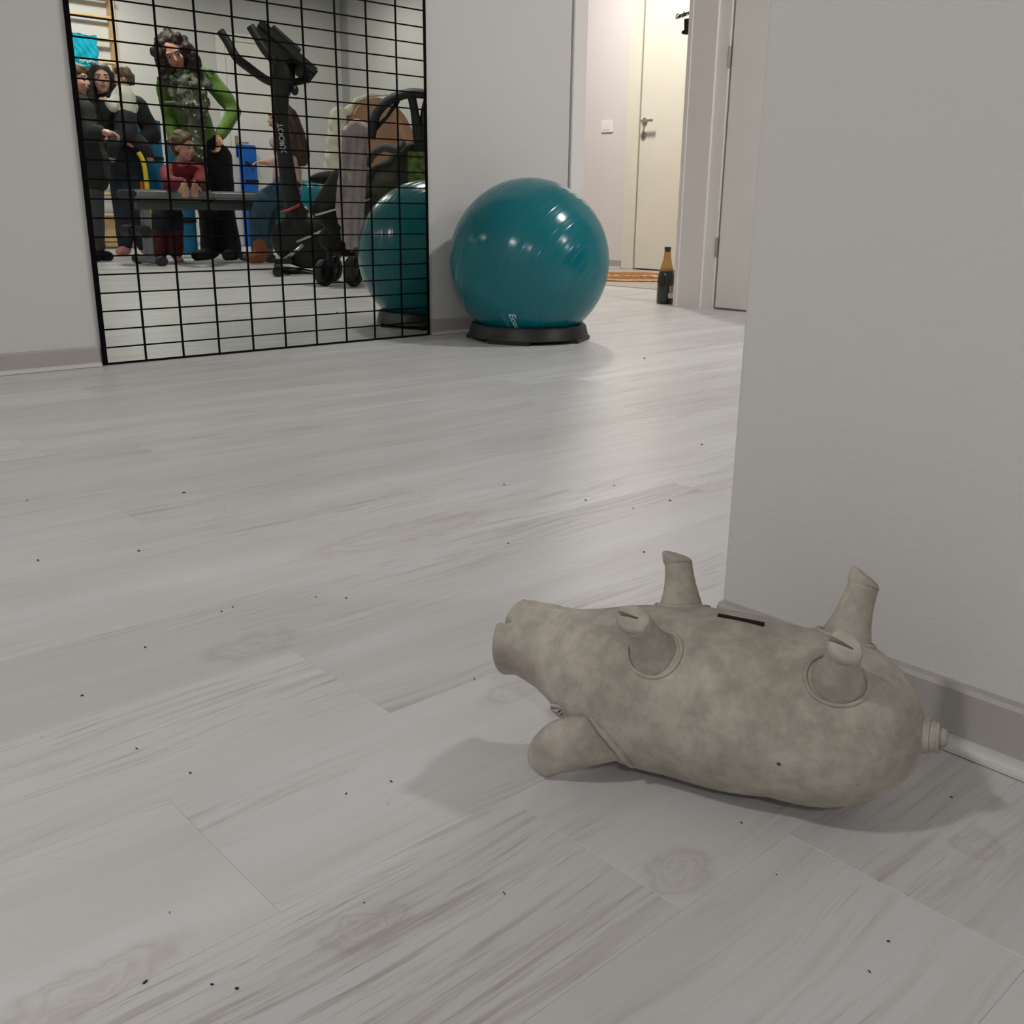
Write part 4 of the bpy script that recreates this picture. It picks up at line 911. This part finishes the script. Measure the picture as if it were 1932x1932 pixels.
for (xa, xb, xc, yb, r_, d_) in ((661, 655, 646, 452, .030, -.12), (668, 662, 653, 466, .026, -.145), (675, 668, 660, 470, .028, -.12), (682, 676, 668, 462, .025, -.14), (687, 683, 677, 440, .027, -.11), (657, 645, 640, 420, .030, -.11), (652, 644, 636, 390, .026, -.135)):
    jf += chain([P3(xa, 248, d_), P3(xa-1, 295, d_), P3(xb, 345, d_-.01), P3((xb+xc)/2, 395, d_), P3(xc+3, yb, d_)], [r_*.75, r_*.75, r_*.85, r_*.85, r_*.6])
jk = M('hanging_jacket', melt(jf, .006, 1, .003, 40), puffer_m, None, smooth=True)
tag(jk, 'grey pink padded jacket hanging from the pushchair handle', 'jacket')

# ------------------------------------------------------------------ people
def hand(w, d, n, side, s=1.0, curl=.5):
    """palm and five separate fingers: w wrist, d finger direction, n palm normal (fingers curl towards it), side = +1 or -1 for the thumb"""
    d = unit(d); n = unit(np.array(n)-d*(np.array(n) @ d)); t = np.cross(d, n)*side; out = [ball(w+d*.045*s, (.042*s, .040*s, .016*s), 12, 8, (t, d, n)), cap2(w-d*.02*s, .024*s, w+d*.03*s, .026*s)]
    for k, (o_, ln) in enumerate(((-.030, .060), (-.010, .074), (.011, .078), (.031, .070))):
        a = w+d*.078*s+t*o_*s; c1 = curl*.7; b = a+(d*math.cos(c1)+n*math.sin(c1))*ln*.5*s; c2 = c1+curl*1.1; c = b+(d*math.cos(c2)+n*math.sin(c2))*ln*.32*s; c3 = c2+curl*.8; e = c+(d*math.cos(c3)+n*math.sin(c3))*ln*.22*s
        out += chain([a, b, c, e], [.0092*s, .0086*s, .0080*s, .0072*s])
    a = w+d*.018*s+t*.030*s; b = a+unit(d*.55+t*.8+n*.2)*.034*s; c = b+unit(d*.9+t*.3+n*.35)*.028*s; out += chain([a, b, c], [.013*s, .0105*s, .009*s]); return out
def head(c, f, up, h, nose=1.0):
    """head pieces: c centre, f facing, up; h height from chin to crown"""
    f = unit(f); up = unit(np.array(up)-f*(np.array(up) @ f)); s = np.cross(f, up); k = h/.225; q = lambda a, b, e: c+(s*a+up*b+f*e)*k
    p = [ball(q(0, .030, -.012), (.074*k, .092*k, .084*k), 24, 16, (s, f, up)), ball(q(0, -.030, .026), (.060*k, .062*k, .076*k), 20, 14, (s, f, up)), ball(q(0, -.088, .048), (.027*k, .026*k, .022*k), 12, 8, (s, f, up)),
         cap2(q(0, .014, .082), .008*k, q(0, -.022, .082+.020*nose), .0115*k), ball(q(.010, -.026, .092), .008*k, 8, 6), ball(q(-.010, -.026, .092), .008*k, 8, 6),
         ball(q(.036, -.025, .062), .024*k, 10, 8), ball(q(-.036, -.025, .062), .024*k, 10, 8), cap2(q(-.040, .030, .074), .012*k, q(.040, .030, .074), .012*k),
         ball(q(.076, .0, -.012), (.012*k, .020*k, .032*k), 10, 8, (s, f, up)), ball(q(-.076, .0, -.012), (.012*k, .020*k, .032*k), 10, 8, (s, f, up)), cap2(q(-.016, -.052, .086), .008*k, q(.016, -.052, .086), .008*k)]
    return p, q, (s, f, up), k
def features(par, q, fr, k, brow):
    s, f, up = fr
    for sg in (1, -1):
        e = M('eye', ball(q(.032*sg, .008, .076), (.0150*k, .010*k, .0085*k), 12, 8, (s, f, up)), eyew_m, par, smooth=True)
        M('iris', ball(q(.032*sg, .008, .084), (.0075*k, .0035*k, .0075*k), 12, 8, (s, f, up)), eye_m, e, smooth=True)
        M('eyebrow', tube([q(.016*sg, .027, .0865), q(.034*sg, .032, .084), q(.052*sg, .026, .074)], [.003*k, .0036*k, .002*k], 8, sm=3), brow, par, smooth=True)
    M('lips', melt([ball(q(0, -.0495, .0935), (.021*k, .006*k, .0045*k), 12, 8, (s, f, up)), ball(q(0, -.0570, .0925), (.018*k, .006*k, .0045*k), 12, 8, (s, f, up))], .003*k, 1), lip_m, par, smooth=True)
def curls(q, k, pts, n, r, spread, seedv):
    g = np.random.default_rng(seedv); out = []
    for (a, b, e, rad) in pts:
        out.append(ball(q(a, b, e), rad*k, 12, 8))
        for _ in range(n):
            d = unit(g.normal(size=3)); out.append(ball(q(a, b, e)+d*rad*k*spread, r*k*g.uniform(.6, 1.2), 8, 6))
    return out
def person(name, spot, label, pieces, skin, voxel=.008):
    b = M(name, melt(pieces, voxel, 3), skin, None, smooth=True); tag(b, label, 'person', 'people reflected in the mirror'); return b

# --- woman in green, bending over the boy
w = Spot(412, 490); hd, q, fr, k = head(w(327, 101, -.16), w.dir(.10, -.38, .92), w.dir(-.34, .94, .1), .235)
hR = w(411, 262, -.16)
sk = hd+chain([w(331, 118, -.12), w(348, 146, -.05)], [.055, .062])+chain([w(350, 158), w(354, 195), w(374, 250), w(386, 288)], [.10, .11, .10, .11])
sk += chain([w(393, 146), w(441, 208, .02), w(414, 258, -.14)], [.055, .045, .030])+chain([w(311, 158), w(320, 225, .0), w(335, 290, -.06)], [.055, .045, .030])+hand(w(413, 260, -.15), w.dir(-.12, -1, .1), w.dir(-.8, -.1, .5), 1, 1.0, .7)
sk += chain([w(372, 300), w(394, 405), w(398, 474)], [.09, .058, .042])+chain([w(412, 300), w(424, 405), w(438, 478)], [.09, .058, .042])
wm = person('person', w, 'woman in green top and patterned scarf bending over the boy', sk, skin_m)
features(wm, q, fr, k, hairdk_m)
M('hair', melt(curls(q, k, [(0, .085, -.03, .075), (.05, .07, -.02, .062), (-.05, .07, -.02, .062), (.088, .02, -.01, .055), (-.088, .02, -.01, .055), (.100, -.04, .0, .055), (-.100, -.04, .0, .055), (.098, -.10, .01, .055), (-.098, -.10, .01, .055), (.085, -.155, .02, .048), (-.085, -.155, .02, .045), (0, .0, -.085, .085), (.05, -.08, -.085, .075), (-.05, -.08, -.085, .075), (0, -.15, -.07, .065)], 16, .026, .95, 3), .008, 1), hairdk_m, wm, smooth=True)
top = chain([w(352, 158), w(356, 195), w(374, 245), w(386, 285)], [.118, .132, .124, .142])+chain([w(330, 156), w(378, 146)], [.078, .085])+chain([w(393, 148), w(420, 178, .01), w(441, 208, .02), w(428, 236, -.06), w(416, 254, -.13)], [.078, .068, .062, .054, .046])+chain([w(312, 160), w(321, 228), w(334, 285, -.05)], [.074, .062, .05])
M('green_top', melt(top, .010, 3, .007, 22), green_m, wm, smooth=True)
M('trousers', melt(chain([w(386, 280), w(392, 300)], [.15, .15])+chain([w(374, 298), w(394, 405), w(397, 470)], [.115, .085, .082])+chain([w(412, 298), w(425, 405), w(437, 472)], [.115, .085, .085]), .011, 3, .004, 18), blackc_m, wm, smooth=True)
for a, b in (((398, 479), (370, 487)), ((438, 482), (428, 488))):
    pa, pb = w(*a), w(*b, -.14); pa[2] = .055; pb[2] = .040
    M('shoe', melt([cap2(pa, .052, pb, .040), cap2(pa+PZ*.05, .05, pa, .05)], .008, 3), blackc_m, wm, smooth=True)
g_ = np.random.default_rng(5); scf = []
for (x, y, r, dd) in ((330, 142, .05, -.10), (345, 140, .05, -.14), (365, 142, .055, -.12), (380, 146, .05, -.08), (350, 155, .055, -.20), (370, 162, .055, -.18), (345, 172, .05, -.20), (362, 182, .055, -.20), (380, 178, .05, -.18), (350, 195, .05, -.20), (370, 205, .05, -.20), (335, 160, .06, -.14), (395, 142, .05, -.03), (328, 175, .05, -.13), (338, 195, .055, -.15), (385, 195, .055, -.14), (355, 218, .055, -.17), (380, 215, .055, -.15), (320, 150, .05, -.08), (388, 160, .05, -.10)):
    c = w(x, y, dd); scf.append(ball(c, r, 12, 8))
    for _ in range(3 if x < 375 else 0): d = unit(g_.normal(size=3)*np.array([1, 1, .5])); scf.append(cap2(c+d*r*.7, .022, c+d*r*.7+unit(g_.normal(size=3)*np.array([1, 1, .4]))*.09, .016))
scf += chain([w(370, 205, -.20), w(372, 245, -.19), w(374, 290, -.19)], [.075, .07, .07])+chain([w(380, 285, -.17), w(384, 330, -.15), w(386, 352, -.15)], [.035, .035, .03])
M('scarf', melt(scf, .009, 5, .006, 34), scarf_m, wm, smooth=True)

# --- boy leaning on the bench
w = Spot(317, 494); hd, q, fr, k = head(w(346, 277, -.22), w.dir(.72, -.18, .62), w.dir(-.12, 1, .12), .195, .6)
bench_front = flip(sb.b)[1]
sk = hd+chain([w(345, 296, -.18), w(342, 318, -.10)], [.042, .046])+chain([w(342, 326, -.08), w(330, 360, -.02), w(317, 405, .02)], [.085, .085, .085])
hl, hr = w(349, 349, -.72), w(367, 349, -.70)
sk += chain([w(318, 322, -.08), w(322, 345, -.38), hl], [.032, .028, .020])+chain([w(370, 320, -.08), w(378, 344, -.38), hr], [.032, .028, .020])
sk += hand(hl, w.dir(.0, -1, .25), w.dir(0, -.2, -1), 1, .72, .9)+hand(hr, w.dir(-.05, -1, .25), w.dir(0, -.2, -1), -1, .72, .9)
sk += chain([w(304, 408), w(303, 445), w(302, 486)], [.06, .045, .030])+chain([w(328, 408), w(330, 445), w(332, 484)], [.06, .045, .030])
for a, b in (((301, 488), (309, 494)), ((332, 487), (341, 493))):
    pa, pb = w(*a), w(*b, -.08); pa[2] = .030; pb[2] = .018; sk += [cap2(pa, .028, pb, .020)]
    for t_ in range(5): tp = pb+w.dir(.8, 0, .6)*.018+np.cross(w.dir(.8, 0, .6), PZ)*(t_-2)*.009; tp[2] = .012; sk.append(cap2(pb, .010, tp, .0065))
boy = person('person', w, 'barefoot boy in red top leaning on the grey bench', sk, skin2_m, .006)
features(boy, q, fr, k, hairbr_m)
M('hair', melt(curls(q, k, [(0, .075, -.03, .070), (.045, .062, -.02, .056), (-.045, .062, -.02, .056), (0, .082, .030, .042), (.035, .072, .03, .036), (-.035, .072, .03, .036), (.060, .035, -.04, .046), (-.060, .035, -.04, .046), (0, .02, -.08, .070), (0, -.03, -.075, .050)], 8, .020, .9, 11), .007, 2), hairbr_m, boy, smooth=True)
M('red_top', melt(chain([w(342, 324, -.08), w(331, 360, -.02), w(320, 392, .02)], [.098, .102, .095])+chain([w(320, 322, -.08), w(366, 320, -.08)], [.058, .058])+chain([w(315, 324, -.08), w(318, 344, -.38), w(346, 346, -.66)], [.055, .048, .038])+chain([w(372, 322, -.08), w(381, 344, -.38), w(369, 346, -.65)], [.055, .048, .038]), .008, 3, .004, 26), red_m, boy, smooth=True)
M('dark_shorts', melt(chain([w(316, 392, .02), w(315, 415)], [.10, .10])+chain([w(303, 408), w(303, 430)], [.075, .07])+chain([w(328, 408), w(330, 430)], [.075, .07]), .009, 3), jeans_m, boy, smooth=True)
M('maroon_trousers', melt(chain([w(303, 426), w(302, 476)], [.066, .060])+chain([w(330, 426), w(332, 474)], [.066, .060]), .008, 3, .003, 30), maroon_m, boy, smooth=True)

# --- mother carrying the baby
w = Spot(245, 482); hd, q, fr, k = head(w(191, 148, -.05), w.dir(.12, -.08, .98), w.dir(-.02, 1, .1), .225)
sk = hd+chain([w(193, 165, -.02), w(196, 185, .02)], [.05, .055])+chain([w(205, 200, .04), w(218, 245, .04), w(232, 288, .02)], [.12, .13, .13])
sk += chain([w(262, 200, .02), w(288, 256, .0), w(250, 272, -.20)], [.05, .042, .03])+hand(w(252, 272, -.20), w.dir(-1, .1, .1), w.dir(0, .8, .2), 1, .95, .5)
sk += chain([w(178, 205, .02), w(172, 240, -.05), w(200, 262, -.2)], [.05, .042, .03])
sk += chain([w(224, 296), w(228, 385), w(234, 464)], [.085, .06, .042])+chain([w(252, 296), w(262, 385), w(276, 468)], [.085, .06, .042])
mo = person('person', w, 'dark haired woman in black carrying a baby on her arm', sk, skin2_m)
features(mo, q, fr, k, hairblk_m)
hp = [ball(q(0, .045, -.025), (.090*k, .100*k, .085*k), 20, 14, fr)]+chain([q(-.085, .03, -.01), q(-.098, -.07, .0), q(-.10, -.20, .0), q(-.085, -.34, .01)], [.035*k, .040*k, .045*k, .040*k])+chain([q(.085, .03, -.02), q(.092, -.06, -.04), q(.08, -.16, -.08)], [.032*k, .035*k, .035*k])+chain([q(0, .0, -.07), q(0, -.15, -.09), q(-.02, -.30, -.08)], [.075*k, .08*k, .07*k])
cutm = melt(hp, .009, 3, .002, 40); M('hair', cutm, hairblk_m, mo, smooth=True)
M('black_jacket', melt(chain([w(205, 200, .04), w(216, 245, .03), w(232, 284, .02)], [.135, .155, .150])+chain([w(182, 204, .03), w(258, 200, .03)], [.085, .085])+chain([w(262, 204, .02), w(288, 254, .0), w(256, 270, -.18)], [.085, .075, .055])+chain([w(178, 208, .02), w(174, 244, -.05), w(206, 262, -.18)], [.08, .07, .05]), .011, 3, .006, 20), blackc_m, mo, smooth=True)
M('jeans', melt(chain([w(232, 284), w(236, 300)], [.15, .15])+chain([w(226, 300), w(230, 385), w(236, 458)], [.115, .085, .070])+chain([w(250, 300), w(258, 385), w(272, 462)], [.115, .085, .070]), .011, 3, .004, 18), jeans_m, mo, smooth=True)
for a, b in (((238, 470), (226, 477)), ((274, 470), (284, 477))):
    pa, pb = w(*a), w(*b, -.10); pa[2] = .050; pb[2] = .038; M('shoe', melt([cap2(pa, .045, pb, .036)], .008, 2), pinksh_m, mo, smooth=True)
# --- baby
wb_ = w; hd, q, fr, k = head(w(232, 148, -.22), w.dir(-.92, -.05, -.10), w.dir(0, 1, .05), .170, .4)
sk = hd+chain([w(232, 163, -.22), w(233, 174, -.22)], [.040, .045])+chain([w(233, 182, -.22), w(237, 215, -.22), w(238, 250, -.22)], [.075, .080, .085])
sk += chain([w(222, 180, -.24), w(214, 200, -.30), w(203, 190, -.28)], [.034, .030, .022])+hand(w(203, 190, -.28), w.dir(-1, .2, .1), w.dir(0, -.4, -1), 1, .5, .5)
sk += chain([w(228, 256, -.24), w(214, 272, -.32), w(212, 300, -.28)], [.05, .042, .028])+chain([w(246, 256, -.22), w(272, 276, -.22), w(284, 300, -.2)], [.05, .042, .028])
by_ = person('person', w, 'baby in white jersey held on the arm of the dark haired woman', sk, skin2_m, .006)
features(by_, q, fr, k, hairbr_m)
M('hair', melt(curls(q, k, [(0, .055, -.025, .078), (.035, .045, -.04, .06), (-.035, .045, -.04, .06), (0, .01, -.07, .060), (.02, .075, .03, .05), (-.02, .075, .03, .05), (0, -.02, -.07, .055), (.055, .03, -.01, .04), (-.055, .03, -.01, .04)], 8, .014, .93, 21), .007, 2), hairbr_m, by_, smooth=True)
M('white_jersey', melt(chain([w(233, 180, -.22), w(237, 206, -.22)], [.088, .092])+chain([w(222, 180, -.24), w(213, 201, -.30), w(206, 194, -.29)], [.050, .046, .036])+chain([w(244, 182, -.2), w(250, 204, -.16)], [.05, .05]), .008, 3, .004, 34), cream_c, by_, smooth=True)
M('black_bib_trousers', melt(chain([w(237, 220, -.23), w(238, 250, -.23)], [.094, .098])+chain([w(228, 254, -.24), w(214, 272, -.32), w(212, 292, -.28)], [.062, .055, .044])+chain([w(246, 254, -.22), w(272, 276, -.22), w(282, 292, -.2)], [.062, .055, .044]), .008, 3, .003, 30), darkc_m, by_, smooth=True)

# --- person at the mirror's left edge
w = Spot(196, 493); hd, q, fr, k = head(w(141, 150, .0), w.dir(.95, -.05, .25), w.dir(-.03, 1, .0), .225)
hR = w(195, 250, -.18)
sk = hd+chain([w(140, 168, .0), w(138, 188, .02)], [.05, .055])+chain([w(140, 205, .02), w(150, 255, .02), w(160, 300, .02)], [.12, .13, .13])
sk += chain([w(158, 208, -.05), w(163, 255, -.08), hR], [.05, .042, .03])+hand(hR, w.dir(1, -.05, .2), w.dir(0, -1, .1), 1, 1.0, .8)
sk += chain([w(160, 310), w(175, 400), w(182, 472)], [.085, .06, .042])+chain([w(146, 310), w(156, 400), w(166, 474)], [.085, .06, .042])
pl = person('person', w, 'person in dark jacket seen in profile at the left mirror edge', sk, skin2_m)
features(pl, q, fr, k, hairbr_m)
M('hair', melt([ball(q(0, .058, -.012), (.084*k, .096*k, .066*k), 20, 14, fr), ball(q(0, .085, .040), (.060*k, .048*k, .026*k), 16, 10, fr), ball(q(0, .0, -.070), (.078*k, .055*k, .085*k), 16, 10, fr)], .007, 2, .002, 40), hairbr_m, pl, smooth=True)
M('dark_jacket', melt(chain([w(140, 205, .02), w(150, 255, .02), w(164, 318, .02)], [.14, .16, .17])+chain([w(158, 210, -.05), w(164, 256, -.09), w(188, 250, -.16)], [.085, .075, .055])+chain([w(164, 300, .02), w(172, 330, .0)], [.16, .15]), .011, 3, .006, 20), mat('dark_jacket_cloth', (38, 38, 40), .8, var=.25, nscale=9, bump=.2), pl, smooth=True)
M('grey_trousers', melt(chain([w(166, 318), w(176, 400), w(182, 462)], [.12, .085, .070])+chain([w(150, 318), w(158, 400), w(166, 464)], [.12, .085, .070]), .011, 3, .004, 18), greyc_m, pl, smooth=True)
for a, b in (((181, 482), (206, 489)), ((164, 482), (186, 489))):
    pa, pb = w(*a), w(*b, -.06); pa[2] = .055; pb[2] = .040; M('shoe', melt([cap2(pa, .048, pb, .038), cap2(pa, .048, pa+PZ*.05, .045)], .008, 2), blackc_m, pl, smooth=True)

# --- girl sitting on the end of the bench
w = Spot(505, 497); hd, q, fr, k = head(w(527, 222, .05), w.dir(-.95, -.12, .15), w.dir(-.05, 1, .0), .200)
sk = hd+chain([w(533, 240, .06), w(537, 260, .08)], [.042, .048])+chain([w(540, 272, .08), w(541, 310, .08), w(543, 345, .08)], [.10, .10, .10])
hG = w(503, 306, -.10)
sk += chain([w(534, 268, -.02), w(528, 305, -.06), hG], [.042, .036, .024])+hand(hG, w.dir(-1, .0, .1), w.dir(0, -1, 0), 1, .82, .5)
sk += chain([w(540, 364, .02), w(496, 380, -.08), w(489, 425, -.06), w(490, 470, -.05)], [.08, .060, .052, .04])+chain([w(545, 364, .16), w(505, 384, .2), w(502, 470, .2)], [.08, .058, .04])
gi = person('person', w, 'girl with long brown hair in pink top sitting on the bench end', sk, skin2_m)
features(gi, q, fr, k, hairgi_m)
M('hair', melt([ball(q(0, .035, -.030), (.092*k, .098*k, .088*k), 20, 14, fr)]+chain([q(.02, .0, -.08), q(.02, -.14, -.11), q(.03, -.30, -.13), q(.03, -.36, -.13)], [.080*k, .085*k, .080*k, .06*k])+chain([q(.08, .0, -.02), q(.085, -.15, -.05), q(.08, -.28, -.07)], [.04*k, .045*k, .04*k]), .009, 3, .003, 36), hairgi_m, gi, smooth=True)
M('pink_top', melt(chain([w(540, 270, .08), w(541, 310, .08), w(543, 350, .08)], [.108, .108, .118])+chain([w(534, 268, -.02), w(528, 304, -.06), w(512, 306, -.09)], [.058, .052, .042])+chain([w(522, 268, .06), w(552, 268, .1)], [.06, .06]), .009, 3, .006, 28), pink_m, gi, smooth=True)
M('jeans', melt(chain([w(543, 350, .08), w(541, 352, .04)], [.11, .11])+chain([w(540, 358, .02), w(497, 380, -.08), w(489, 425, -.06), w(490, 462, -.05)], [.10, .082, .070, .062])+chain([w(545, 366, .16), w(507, 386, .2), w(502, 462, .2)], [.10, .08, .062]), .010, 3, .004, 20), bjeans_m, gi, smooth=True)
for a, b, dd in (((491, 478), (475, 492), -.06), ((503, 478), (490, 490), .2)):
    pa, pb = w(*a, dd), w(*b, dd-.04); pa[2] = .060; pb[2] = .045; M('boot', melt([cap2(pa, .055, pb, .042), cap2(pa, .055, pa+PZ*.12, .060)], .008, 2), boot_m, gi, smooth=True)
